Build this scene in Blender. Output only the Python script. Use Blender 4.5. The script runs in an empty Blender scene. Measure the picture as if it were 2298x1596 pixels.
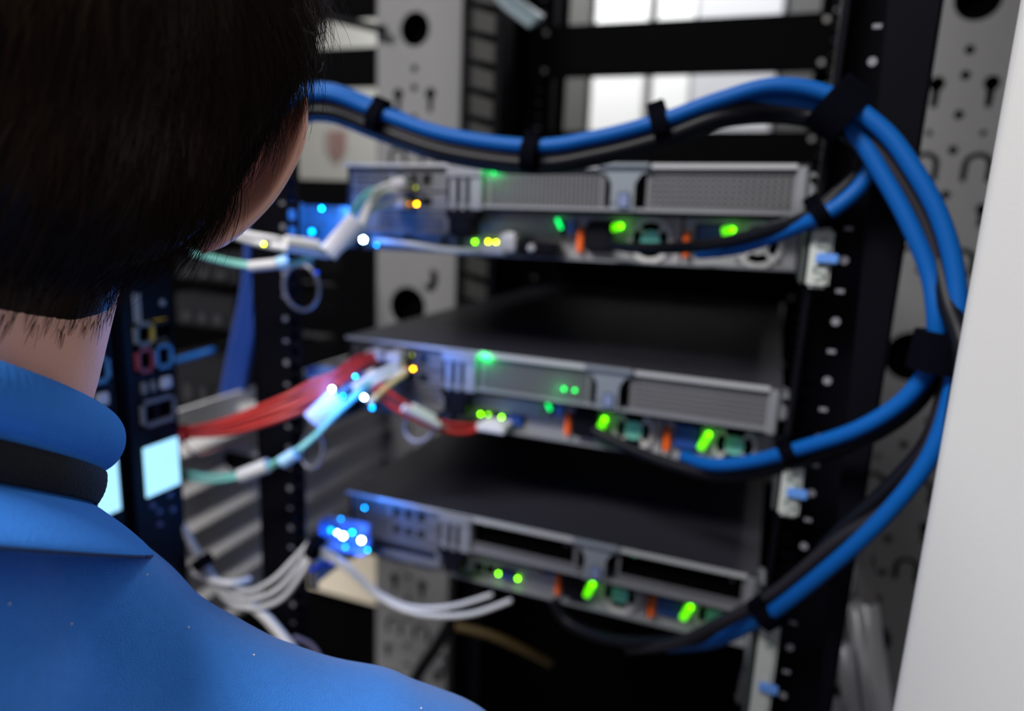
import bpy, bmesh, math, random
from mathutils import Vector, Matrix
random.seed(7)
SC = bpy.context.scene
COL = SC.collection
PI = math.pi
# ---------------------------------------------------------------- camera
CAM = Vector((0.41681, -0.61822, -0.03998))
M3 = Matrix(((0.933447733, -0.340696559, -0.112254996),
             (0.356218730, 0.917241131, 0.178260831),
             (0.042232048, -0.206384501, 0.977559150)))   # columns: right, forward, up
F = 1547.09
cd = bpy.data.cameras.new('camera'); cam = bpy.data.objects.new('camera', cd); COL.objects.link(cam)
R4 = Matrix((( M3[0][0], M3[0][2], -M3[0][1]), (M3[1][0], M3[1][2], -M3[1][1]), (M3[2][0], M3[2][2], -M3[2][1]))).to_4x4()
cam.matrix_world = Matrix.Translation(CAM) @ R4
cd.sensor_width = 36; cd.lens = F/2298*36; cd.clip_start = 0.01; cd.clip_end = 60
cd.dof.use_dof = True; cd.dof.focus_distance = 0.262; cd.dof.aperture_fstop = 4.6; cd.dof.aperture_blades = 0
SC.camera = cam
# ---------------------------------------------------------------- world, exposure
w = bpy.data.worlds.new('world'); SC.world = w; w.use_nodes = True
w.node_tree.nodes['Background'].inputs[0].default_value = (0.55, 0.6, 0.75, 1)
w.node_tree.nodes['Background'].inputs[1].default_value = 0.03
SC.view_settings.view_transform = 'Standard'; SC.view_settings.look = 'None'
SC.view_settings.exposure = 0.0; SC.view_settings.gamma = 1.0
SC.view_settings.use_curve_mapping = False
try:
    SC.cycles.use_denoising = True
    SC.cycles.denoiser = 'OPENIMAGEDENOISE'
    SC.cycles.max_bounces = 6
    SC.cycles.sample_clamp_indirect = 4
except Exception: pass
# ---------------------------------------------------------------- room lights
def ceiling_light(x, y, sx, sy, power, col, label, z=1.28):
    t = bpy.data.objects.new('ceiling_light', None); t.location = (x, y, z); COL.objects.link(t)
    t['label'] = label; t['category'] = 'light'
    ld = bpy.data.lights.new('light_panel', 'AREA'); ld.shape = 'RECTANGLE'; ld.size = sx; ld.size_y = sy
    ld.energy = power; ld.color = col
    o = bpy.data.objects.new('light_panel', ld); COL.objects.link(o); o.parent = t; o.location = (0, 0, -0.02)
    me = bpy.data.meshes.new('light_housing'); a, b = sx/2+.02, sy/2+.02
    me.from_pydata([(x_,y_,z_) for z_ in (0,.035) for (x_,y_) in ((-a,-b),(a,-b),(a,b),(-a,b))], [], [(0,3,2,1),(4,5,6,7),(0,1,5,4),(1,2,6,5),(2,3,7,6),(3,0,4,7)])
    h = bpy.data.objects.new('light_housing', me); COL.objects.link(h); h.parent = t
    return t
ceiling_light(-0.45, -1.35, 1.2, 0.6, 98, (1.0, 0.97, 0.93), 'ceiling light panel above the aisle behind the person')
ceiling_light(-0.3, 1.7, 2.2, 0.5, 50, (0.97, 0.98, 1.0), 'ceiling light panel above the bright aisle beyond the rack')

# ================================================================ helpers
def ray(px, py): return M3 @ Vector(((px-1149)/F, 1, (798-py)/F))
def ay(px, py, Y): d = ray(px, py); return CAM + d*((Y-CAM.y)/d.y)        # point on the plane y=Y
def ax(px, py, X): d = ray(px, py); return CAM + d*((X-CAM.x)/d.x)
def ad(px, py, D): return CAM + ray(px, py)*D                              # point at a distance
def cw(x, y, z): return CAM + M3 @ Vector((x, y, z))

MATS = {}
def mat(name, col, rough=0.5, metal=0.0, emit=0, ecol=None, noise=0.0, nscale=40, bump=0.0, bscale=200, spec=0.5, **kw):
    if name in MATS: return MATS[name]
    m = bpy.data.materials.new(name); m.use_nodes = True; nt = m.node_tree
    b = nt.nodes['Principled BSDF']
    b.inputs['Base Color'].default_value = (*col, 1); b.inputs['Roughness'].default_value = rough
    b.inputs['Metallic'].default_value = metal; b.inputs['Specular IOR Level'].default_value = spec
    if emit:
        b.inputs['Emission Color'].default_value = (*(ecol or col), 1); b.inputs['Emission Strength'].default_value = emit
    if noise or bump:
        tc = nt.nodes.new('ShaderNodeTexCoord')
    if noise:
        n = nt.nodes.new('ShaderNodeTexNoise'); n.inputs['Scale'].default_value = nscale; n.inputs['Detail'].default_value = 5
        nt.links.new(tc.outputs['Object'], n.inputs['Vector'])
        r = nt.nodes.new('ShaderNodeMixRGB'); r.blend_type = 'MIX'
        r.inputs[1].default_value = (*[c*(1-noise) for c in col], 1); r.inputs[2].default_value = (*[min(1, c*(1+noise)) for c in col], 1)
        nt.links.new(n.outputs['Fac'], r.inputs[0]); nt.links.new(r.outputs[0], b.inputs['Base Color'])
    if bump:
        n2 = nt.nodes.new('ShaderNodeTexNoise'); n2.inputs['Scale'].default_value = bscale; n2.inputs['Detail'].default_value = 3
        nt.links.new(tc.outputs['Object'], n2.inputs['Vector'])
        bp = nt.nodes.new('ShaderNodeBump'); bp.inputs['Strength'].default_value = bump; bp.inputs['Distance'].default_value = 0.001
        nt.links.new(n2.outputs['Fac'], bp.inputs['Height']); nt.links.new(bp.outputs[0], b.inputs['Normal'])
    for k, v in kw.items():
        b.inputs[k.replace('_', ' ')].default_value = v
    MATS[name] = m
    return m

WORLD = {}
def wl(o):
    v = Vector((0, 0, 0))
    while o is not None: v = v + Vector(o.location); o = o.parent
    return v
class MB:
    def __init__(s): s.v = []; s.f = []
    def add(s, vs, fs):
        n = len(s.v); s.v += [Vector(a) for a in vs]; s.f += [tuple(i+n for i in f) for f in fs]; return s
    def box(s, x0, x1, y0, y1, z0, z1, b=0.0):
        if b > 0:
            bm = bmesh.new(); bmesh.ops.create_cube(bm, size=1)
            for v in bm.verts: v.co = Vector(((x0+x1)/2+v.co.x*(x1-x0), (y0+y1)/2+v.co.y*(y1-y0), (z0+z1)/2+v.co.z*(z1-z0)))
            bmesh.ops.bevel(bm, geom=bm.edges[:], offset=b, segments=2, affect='EDGES')
            bm.verts.index_update(); s.add([v.co.copy() for v in bm.verts], [[v.index for v in f.verts] for f in bm.faces]); bm.free(); return s
        return s.add([(x0,y0,z0),(x1,y0,z0),(x1,y1,z0),(x0,y1,z0),(x0,y0,z1),(x1,y0,z1),(x1,y1,z1),(x0,y1,z1)],
                     [(0,3,2,1),(4,5,6,7),(0,1,5,4),(1,2,6,5),(2,3,7,6),(3,0,4,7)])
    def obox(s, c, ax_, bx_, cx_, ha, hb, hc):
        c = Vector(c); a = Vector(ax_).normalized()*ha; b = Vector(bx_).normalized()*hb; d = Vector(cx_).normalized()*hc
        vs = [c-a-b-d, c+a-b-d, c+a+b-d, c-a+b-d, c-a-b+d, c+a-b+d, c+a+b+d, c-a+b+d]
        return s.add(vs, [(0,3,2,1),(4,5,6,7),(0,1,5,4),(1,2,6,5),(2,3,7,6),(3,0,4,7)])
    def cyl(s, c, axis, r, h, n=20, r2=None, inner=None):
        c = Vector(c); a = Vector(axis).normalized(); t = a.orthogonal().normalized(); u = a.cross(t)
        r2 = r if r2 is None else r2; vs = []
        for k in range(n):
            d = t*math.cos(2*PI*k/n)+u*math.sin(2*PI*k/n)
            vs += [c+d*r, c+a*h+d*r2]
        if inner is None:
            fs = [(2*k, 2*((k+1)%n), 2*((k+1)%n)+1, 2*k+1) for k in range(n)]
            fs += [tuple(2*k for k in range(n))[::-1], tuple(2*k+1 for k in range(n))]
        else:
            for k in range(n):
                d = t*math.cos(2*PI*k/n)+u*math.sin(2*PI*k/n)
                vs += [c+d*inner, c+a*h+d*inner]
            o = 2*n; fs = []
            for k in range(n):
                j = (k+1) % n
                fs += [(2*k, 2*j, 2*j+1, 2*k+1), (o+2*k, o+2*k+1, o+2*j+1, o+2*j), (2*k+1, 2*j+1, o+2*j+1, o+2*k+1), (2*k, o+2*k, o+2*j, 2*j)]
        return s.add(vs, fs)
    def tube(s, pts, r, n=10, sub=8, closed=False, flat=None, smooth=True):
        P = [Vector(p) for p in pts]
        if smooth and len(P) > 2: P = catmull(P, sub)
        k = len(P); rad = (lambda i: r) if not callable(r) else (lambda i: r(i/(k-1)))
        t0 = (P[1]-P[0]).normalized(); nrm = t0.orthogonal().normalized() if flat is None else (Vector(flat)-t0*Vector(flat).dot(t0)).normalized()
        vs = []
        for i in range(k):
            t = (P[min(i+1, k-1)]-P[max(i-1, 0)]).normalized()
            nrm = (nrm - t*nrm.dot(t)).normalized(); b = t.cross(nrm); rr = rad(i)
            ra, rb = rr if isinstance(rr, tuple) else (rr, rr)
            for j in range(n):
                a = 2*PI*j/n; vs.append(P[i]+nrm*math.cos(a)*ra+b*math.sin(a)*rb)
        fs = [(i*n+j, i*n+(j+1)%n, (i+1)*n+(j+1)%n, (i+1)*n+j) for i in range(k-1) for j in range(n)]
        fs += [tuple(range(n))[::-1], tuple((k-1)*n+j for j in range(n))]
        return s.add(vs, fs)
    def ball(s, c, r, n=12, m=8, M=None):
        c = Vector(c); vs = []; r = r if isinstance(r, (tuple, list)) else (r, r, r)
        for i in range(1, m):
            for j in range(n):
                th = PI*i/m; ph = 2*PI*j/n
                v = Vector((math.sin(th)*math.cos(ph)*r[0], math.sin(th)*math.sin(ph)*r[1], math.cos(th)*r[2]))
                vs.append(c+(M@v if M else v))
        a = Vector((0,0,r[2])); b = -a
        vs += [c+(M@a if M else a), c+(M@b if M else b)]
        fs = [((i)*n+j, (i+1)*n+j, (i+1)*n+(j+1)%n, i*n+(j+1)%n) for i in range(m-2) for j in range(n)]
        T = len(vs)-2
        fs += [(T, j, (j+1)%n) for j in range(n)] + [(T+1, (m-2)*n+(j+1)%n, (m-2)*n+j) for j in range(n)]
        return s.add(vs, fs)
    def plate(s, outer, holes, y0, y1, flip=False):
        """flat plate in the XZ plane with real holes, from y0 to y1"""
        cu = bpy.data.curves.new('tmp', 'CURVE'); cu.dimensions = '2D'; cu.fill_mode = 'BOTH'; cu.extrude = abs(y1-y0)/2
        for poly in [outer]+holes:
            sp = cu.splines.new('POLY'); sp.points.add(len(poly)-1)
            for i, q in enumerate(poly): sp.points[i].co = (q[0], q[1], 0, 1)
            sp.use_cyclic_u = True
        o = bpy.data.objects.new('tmp', cu); COL.objects.link(o)
        me = bpy.data.meshes.new_from_object(o)
        ym = (y0+y1)/2
        s.add([(v.co.x, ym+v.co.z, v.co.y) for v in me.vertices], [tuple(p.vertices) for p in me.polygons])
        bpy.data.objects.remove(o); bpy.data.curves.remove(cu); bpy.data.meshes.remove(me)
        return s
    def build(s, name, m, parent=None, smooth=False, local=False, label=None):
        off = Vector((0,0,0)) if (local or parent is None) else wl(parent)
        me = bpy.data.meshes.new(name); me.from_pydata([v-off for v in s.v], [], s.f); me.update()
        bm = bmesh.new(); bm.from_mesh(me); bmesh.ops.recalc_face_normals(bm, faces=bm.faces[:]); bm.to_mesh(me); bm.free()
        if smooth: me.shade_smooth()
        me.materials.append(m)
        o = bpy.data.objects.new(name, me); COL.objects.link(o)
        if parent is not None: o.parent = parent
        if label: o['label'] = label
        return o
def catmull(P, sub):
    out = []
    for i in range(len(P)-1):
        p0 = P[max(i-1, 0)]; p1 = P[i]; p2 = P[i+1]; p3 = P[min(i+2, len(P)-1)]
        for k in range(sub):
            t = k/sub
            out.append(0.5*((2*p1)+(p2-p0)*t+(2*p0-5*p1+4*p2-p3)*t*t+(3*p1-p0-3*p2+p3)*t**3))
    out.append(P[-1]); return out
def rect(x0, x1, z0, z1): return [(x0,z0),(x1,z0),(x1,z1),(x0,z1)]
def circ(x, z, r, n=20): return [(x+r*math.cos(2*PI*k/n), z+r*math.sin(2*PI*k/n)) for k in range(n)]
def thing(name, loc, label, cat, group=None, rot=(0,0,0)):
    o = bpy.data.objects.new(name, None); COL.objects.link(o); o.location = loc; o.rotation_euler = rot
    o.empty_display_size = 0.05
    o['label'] = label; o['category'] = cat
    if group: o['group'] = group
    return o
def tag(o, label, cat, group=None, kind=None):
    o['label'] = label; o['category'] = cat
    if group: o['group'] = group
    if kind: o['kind'] = kind
    return o
def struct(o): o['kind'] = 'structure'; return o

# ---------------------------------------------------------------- materials
black = mat('black_paint', (0.0012,0.0012,0.0018), 0.6, noise=0.2, spec=0.03)
rackblack = mat('rack_black', (0.0025,0.0025,0.005), 0.55, spec=0.06, bump=0.1)
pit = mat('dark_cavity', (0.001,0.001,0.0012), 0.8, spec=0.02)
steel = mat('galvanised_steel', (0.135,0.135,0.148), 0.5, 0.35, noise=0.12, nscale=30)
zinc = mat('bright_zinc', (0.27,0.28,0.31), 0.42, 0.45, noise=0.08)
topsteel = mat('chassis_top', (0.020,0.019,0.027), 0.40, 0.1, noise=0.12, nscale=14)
platem = mat('grey_perforated', (0.20,0.20,0.21), 0.6, 0.0, noise=0.05)
whiteplas = mat('white_plastic', (0.55,0.55,0.57), 0.4)
jack = mat('white_cable', (0.62,0.62,0.65), 0.4)
aqua = mat('aqua_fibre', (0.17,0.48,0.43), 0.4)
red = mat('red_cable', (0.42,0.022,0.02), 0.45)
bluec = mat('blue_cable', (0.001,0.070,0.29), 0.5, spec=0.15)
blackc = mat('black_cable', (0.003,0.003,0.006), 0.45, spec=.15)
greyc = mat('grey_cable', (0.015,0.013,0.017), 0.5, spec=.2)
velcro = mat('black_velcro', (0.0015,0.0015,0.004), 0.9, spec=.03, bump=0.6, bscale=900)
orange = mat('orange_latch', (0.85,0.13,0.01), 0.4)
bluep = mat('blue_plastic', (0.02,0.07,0.32), 0.4)
bluetab = mat('blue_touch_point', (0.10,0.25,0.65), 0.45)
cyanhub = mat('teal_hub', (0.22,0.72,0.62), 0.4)
yellowp = mat('yellow_frame', (0.55,0.38,0.03), 0.5)
redp = mat('dark_red_frame', (0.28,0.03,0.02), 0.5)
skybluep = mat('blue_frame', (0.07,0.24,0.45), 0.5)
greyp = mat('grey_frame', (0.16,0.17,0.17), 0.5)
def led(name, col, s): return mat(name, col, 0.5, emit=s, ecol=col)
led_g = led('green_light', (0.22,1.0,0.0), 22)
led_y = led('yellow_green_light', (0.75,1.0,0.0), 22)
led_pill = led('green_status_light', (0.14,1.0,0.0), 1.3)
led_em = led('emerald_light', (0.0,1.0,0.15), 2.5)
led_o = led('orange_light', (1.0,0.42,0.0), 28)
led_w = led('blue_white_light', (0.35,0.75,1.0), 90)
led_b = led('blue_light', (0.0,0.35,1.0), 40)
led_dim = led('dim_green_light', (0.0,0.5,0.15), 0.6)

def glow(parent, loc, col, power, r=0.002):
    ld = bpy.data.lights.new('glow', 'POINT'); ld.energy = power; ld.color = col; ld.shadow_soft_size = r
    o = bpy.data.objects.new('glow', ld); COL.objects.link(o); o.parent = parent
    o.location = Vector(loc); return o

# ================================================================ the room
wallm = mat('cream_wall', (0.66,0.63,0.56), 0.7, noise=0.03, nscale=3)
wallw = mat('white_wall', (0.80,0.80,0.80), 0.7, noise=0.02, nscale=3)
dkwall = mat('grey_wall', (0.25,0.25,0.26), 0.8, noise=0.05, nscale=3)
floorm = mat('floor_tiles', (0.16,0.16,0.17), 0.45, noise=0.1, nscale=6)
struct(MB().box(-2.6,2.6,-2.6,3.4,-1.47,-1.42).build('floor', floorm))
struct(MB().box(-2.6,2.6,-2.6,3.4,1.32,1.37).build('ceiling', wallw))
struct(MB().box(-2.6,2.6,3.35,3.4,-1.42,1.32).build('wall_far', wallw))
struct(MB().box(-2.65,-2.6,-2.6,3.4,-1.42,1.32).build('wall_left', wallm))
struct(MB().box(2.6,2.65,-2.6,3.4,-1.42,1.32).build('wall_right', dkwall))
struct(MB().box(-2.6,2.6,-2.65,-2.6,-1.42,1.32).build('wall_behind', dkwall))

# far aisle: cabinets seen through the rack
def cabinet(x0, x1, y, z1, m, label, seam=None):
    t = thing('cabinet', ((x0+x1)/2, y+0.2, -1.42), label, 'cabinet')
    MB().box(x0, x1, y+0.012, y+0.4, -1.42, z1).build('cabinet_body', m, t)
    d = MB().box(x0+0.004, x1-0.004, y, y+0.011, -1.40, z1-0.01, 0.003).build('cabinet_door', m, t)
    if seam is not None:
        MB().box(seam-0.012, seam+0.012, y-0.022, y-0.001, -0.45, -0.2, 0.004).build('door_handle', steel, t)
cabwhite = mat('white_cabinet', (0.66,0.66,0.65), 0.5)
cabgrey = mat('light_grey_cabinet', (0.42,0.42,0.44), 0.5)
cabdark = mat('dark_grey_cabinet', (0.04,0.04,0.04), 0.6)
cabmid = mat('mid_grey_cabinet', (0.05,0.05,0.046), 0.6)
cabinet(-0.80,-0.36,2.2,1.2,cabmid,'mid grey cabinet across the bright aisle, left of the white cabinets')
cabinet(-0.345,-0.135,2.2,1.2,cabwhite,'tall white cabinet across the aisle, seen between the black panels, left one', -0.16)
cabinet(-0.105,0.04,2.2,1.2,cabwhite,'narrow white cabinet across the aisle, right of the widest white one', -0.08)
cabinet(0.045,0.345,2.2,1.2,cabgrey,'light grey cabinet across the aisle with a paler lower half', 0.3)
cabinet(0.36,0.95,2.2,1.2,cabdark,'dark grey cabinet across the aisle at the right')
# cream cabinet with the red emblem, left
c = ay(755,325,2.295); xr = ay(900,300,2.3).x
t = thing('cream_cabinet', (c.x,2.5,-1.42), 'cream cabinet with a small dull red emblem, seen left of the perforated strip', 'cabinet')
MB().box(c.x-.9,xr,2.3,2.7,-1.42,1.1).build('cabinet_body', mat('cream_cabinet', (0.46,0.455,0.42), 0.6, noise=0.03), t)
emb = mat('faded_red_emblem', (0.30,0.19,0.18), 0.6)
e = MB().plate([(c.x-.055,c.z+.065),(c.x+.055,c.z+.068),(c.x+.055,c.z-.025),(c.x,c.z-.09),(c.x-.055,c.z-.025)], [], 2.293, 2.299)
e.build('emblem', emb, t, label='small dull red shield emblem')
MB().plate(rect(c.x+.010,c.x+.020,c.z-.06,c.z+.055),[],2.290,2.294).build('emblem_bar', mat('emblem_dark',(0.2,0.08,0.08),0.6), t)

# ================================================================ the rack
U = 0.04445
rack = thing('server_rack', (0.217,0.3,-1.42), 'open black server rack with square-holed posts holding three servers', 'rack')
def sqholes(x, z0, z1):
    hs = []; z = z1
    offs = (0.0, 0.01588, 0.03175); base = 0.098
    k0 = int((base-z1)/U)-1
    k = k0
    while base-k*U > z0+0.03:
        for o_ in offs:
            zz = base-k*U-o_-0.002
            if z0+0.01 < zz < z1-0.01: hs.append(rect(x-0.0048,x+0.0048,zz-0.0048,zz+0.0048))
        k += 1
    return hs
for side, X0, X1, hx in (('R', 0.4415, 0.4990, 0.4505), ('L', -0.0650, -0.0080, -0.0165)):
    for y in (-0.069, 0.66):
        z0, z1 = -1.40, 1.15
        hz0, hz1 = (-0.62, 0.42)
        m = MB()
        # holed flange: middle section has real holes
        m.plate(rect(X0,X1,hz0,hz1), sqholes(hx,hz0,hz1), y, y+0.002)
        m.box(X0,X1,y,y+0.002,z0,hz0); m.box(X0,X1,y,y+0.002,hz1,z1)
        ox = X1 if side == 'R' else X0
        m.box(ox-0.001,ox+0.001,y,y+0.07,z0,z1)
        ix = X0 if side == 'R' else X1
        if side == 'R' or y > 0:
            m.box(ix-0.001,ix+0.001,y+0.012,y+0.05,z0,z1)
            m.box(min(ix,ox),max(ix,ox),y+0.05,y+0.052,z0,z1)
        po = m.build('rear_post' if y < 0 else 'front_post', rackblack, rack)
        # printed half-unit marks
        mm = MB(); dx = 0.463 if side == 'R' else -0.0265
        for k in range(-14, 27):
            z = 0.0905-k*U/2
            if k % 2 == 0: mm.box(dx-0.0027,dx+0.0027,y-0.0004,y,z-0.0014,z+0.0014)
            else: mm.cyl((dx,y-0.0004,z),(0,1,0),0.0030,0.0004,12)
        mm.build('unit_marks', mat('mark_paint',(0.17,0.17,0.20),0.6), po)
# top & bottom frames
fr = MB()
for y in (-0.069,0.66):
    fr.box(-0.065,0.499,y+0.003,y+0.05,-1.41,-1.36); fr.box(-0.065,0.499,y+0.003,y+0.05,1.10,1.15)
for x in (-0.06,0.47):
    fr.box(x,x+0.03,-0.06,0.70,-1.415,-1.365); fr.box(x,x+0.03,-0.06,0.70,1.10,1.15)
fr.build('frame', rackblack, rack)
# ---- perforated plates on both sides
def keyhole(x, z, s=1.0):
    r = 0.0095*s; pts = []
    for k in range(-60, 241, 20):
        a = math.radians(k); pts.append((x+r*math.cos(a), z+r*math.sin(a)))
    return pts+[(x-0.004*s, z-0.030*s),(x+0.004*s, z-0.030*s)]
def arch(x, z, s=1.0, lean=0.0):
    # upside-down U slot
    o = []; i = []
    for k in range(0, 181, 20):
        a = math.radians(k); o.append((x+0.018*s*math.cos(a), z+0.016*s*math.sin(a))); i.append((x+0.0105*s*math.cos(a), z+0.0095*s*math.sin(a)))
    return [(x+0.018*s, z-0.022*s)]+o+[(x-0.018*s, z-0.022*s),(x-0.0105*s, z-0.022*s)]+i[::-1]+[(x+0.0105*s, z-0.022*s)]
def plate_pattern(cx, top):
    hs = []
    P = 0.457
    for k in range(3):
        b = top-k*P
        hs.append(circ(cx,b,0.0275,28) if k != 1 else circ(cx-0.008,b-0.012,0.036,32))
        if k == 1: hs.append([(cx+0.036+0.016*math.cos(t_), b+0.042+0.024*math.sin(t_)) for t_ in [x_*PI/9 for x_ in range(-7,3)]]+[(cx+0.028+0.010*math.cos(t_), b+0.046+0.018*math.sin(t_)) for t_ in [x_*PI/9 for x_ in range(2,-8,-1)]])
        for dz in ((0.062,) if k != 1 else ())+(0.093,0.142,0.187,0.245,0.29,0.345)+((0.39,) if k != 0 else ()): hs.append(circ(cx,b-dz,0.0060,12))
        for s in (-1,1):
            hs.append(keyhole(cx+s*0.031,b-0.103)); hs.append(circ(cx+s*0.031,b-0.165,0.004,10))
            hs.append(arch(cx+s*0.031,b-0.205)); hs.append(arch(cx+s*0.031,b-0.330)); hs.append(keyhole(cx+s*0.045,b-0.262,0.8))
    return hs
def perforated(x0, x1, cx, y, label):
    hs = plate_pattern(cx, 0.2495)
    po = MB().plate(rect(x0,x1,-0.92,0.42), [h for h in hs], y, y+0.002)
    po.box(x0,x1,y,y+0.002,-1.36,-0.92); po.box(x0,x1,y,y+0.002,0.42,1.1)
    po.box(x0-0.001,x0+0.001,y,y+0.03,-1.36,1.1); po.box(x1-0.001,x1+0.001,y,y+0.03,-1.36,1.1)
    po.build('perforated_strip', platem, rack, label=label)
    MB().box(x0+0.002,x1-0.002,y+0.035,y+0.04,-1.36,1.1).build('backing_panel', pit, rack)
perforated(-0.262,-0.103,-0.1895,0.48,'grey perforated strip left of the servers')
perforated(0.545,0.715,0.6213,0.48,'grey perforated strip right of the servers')
# finger duct beside the left strip
fd = MB(); x0, x1, y = -0.100, -0.040, 0.50
fd.box(-0.2,x1,y+0.05,y+0.055,-1.3,1.0); fd.box(x1-0.012,x1,y,y+0.05,-1.3,1.0)
fd.box(-0.22,0.0,0.735,0.74,-1.3,1.1)
fd.build('finger_duct', rackblack, rack)
cell = MB(); z = -0.6
while z < 0.5:
    # louvre tongues leaning back
    cell.add([(x0,y+0.004,z+0.041),(x0+0.046,y+0.004,z+0.026),(x0+0.046,y+0.004,z-0.004),(x0,y+0.004,z+0.006),
              (x0,y+0.007,z+0.041),(x0+0.046,y+0.007,z+0.026),(x0+0.046,y+0.007,z-0.004),(x0,y+0.007,z+0.006)],
             [(0,1,2,3),(7,6,5,4),(0,4,5,1),(1,5,6,2),(2,6,7,3),(3,7,4,0)])
    z += U
cell.build('duct_fingers', mat('duct_grey',(0.022,0.022,0.022),0.6), rack)
# left side panel with ribs (grey, near the lower left)
rib = mat('ribbed_panel', (0.58,0.58,0.61), 0.5, 0.05, noise=0.05)
pzb = ax(560,1368,-0.25).z
sp = MB().box(-0.255,-0.25,-0.13,0.6,pzb,-0.30)
sp.build('side_panel', rib, rack, label='light grey ribbed side panel')
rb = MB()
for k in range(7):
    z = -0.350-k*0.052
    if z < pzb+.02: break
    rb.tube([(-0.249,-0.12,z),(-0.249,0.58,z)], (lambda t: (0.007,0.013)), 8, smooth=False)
rb.build('panel_ribs', mat('white_ribs',(0.80,0.79,0.80),0.4,0.0), rack, smooth=True)  # ribs are white, lighter than the grey panel

# ---- blanking panels at the front of the rack
def blank(x0, x1, y, z0, z1, label, group=None):
    t = thing('blanking_panel', ((x0+x1)/2, y, z0), label, 'panel', group)
    MB().box(x0,x1,y-0.004,y+0.007,z0,z1,0.002).build('panel_face', black, t)
    m = MB()
    for x in (x0+0.012, x1-0.012):
        for z in (z0+0.012, z1-0.012): m.cyl((x,y-0.0065,z),(0,1,0),0.0045,0.003,10)
    m.build('screws', mat('screw_dull',(0.25,0.25,0.25),0.4,0.5), t)
blank(-0.026,0.462,0.652,0.1985,0.2865,'upper black blanking panel behind the top server, below the bright gap')
blank(-0.026,0.462,0.652,-0.005,0.1060,'lower black blanking panel, right behind the top server')
blank(-0.026,0.462,0.652,-0.178,-0.096,'black blanking panel in the gap under the top server')
blank(-0.026,0.462,0.652,-0.355,-0.27,'black blanking panel in the gap under the middle server')
blank(-0.026,0.462,0.652,-1.35,-0.45,'tall black blanking panel below the bottom server')
blank(-0.60,-0.275,0.66,0.1915,0.2675,'black panel left of the perforated strip, topmost')
blank(-0.60,-0.275,0.66,-0.885,0.006,'large black panel left of the perforated strip behind the cable ring')
blank(-0.60,-0.275,0.66,-1.36,-0.935,'black panel left of the perforated strip, lowest')
cb = thing('cream_box', (-0.4,0.64,-1.42), 'cream box seen below the blue lights of the bottom server', 'box')
MB().box(-0.55,-0.27,0.60,0.64,-0.93,-0.80,.003).build('box_side', mat('cream_card',(0.85,0.76,0.62),0.7), cb)
blank(-0.60,-0.275,0.66,0.322,0.52,'black panel left of the perforated strip, at the top edge beside the round cable hole')
nb = thing('dark_bay_panel', (-1.0,0.7,-1.42), 'black panel added for the dark of the next bay, left behind the cables', 'enclosure')
MB().box(-1.5,-0.601,0.655,0.70,-1.42,1.15).box(-1.5,-0.60,0.50,0.655,1.12,1.15).build('dark_bay_sheet', pit, nb)  # black sheet added to keep the bay dark against the bright wall
# dark support arm that reaches the round hole, upper left
a = ay(700,30,0.46); b = ay(865,68,0.46)
tag(MB().tube([a,(a+b)/2,b],0.007,10).build('support_arm', blackc, smooth=True), 'thick black cable reaching the round hole of the left perforated strip', 'cable')
# clear/blue-grey cable cover at the top
a = ay(1140,0,0.45); b = ay(1205,50,0.45)
tag(MB().tube([a+Vector((-.02,0,.03)),a,b],(lambda t:(0.018,0.004)),8).build('cover_flap', mat('smoky_plastic',(0.25,0.33,0.38),0.3), smooth=True), 'blue-grey plastic flap at the top beside the left front post', 'flap')

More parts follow.
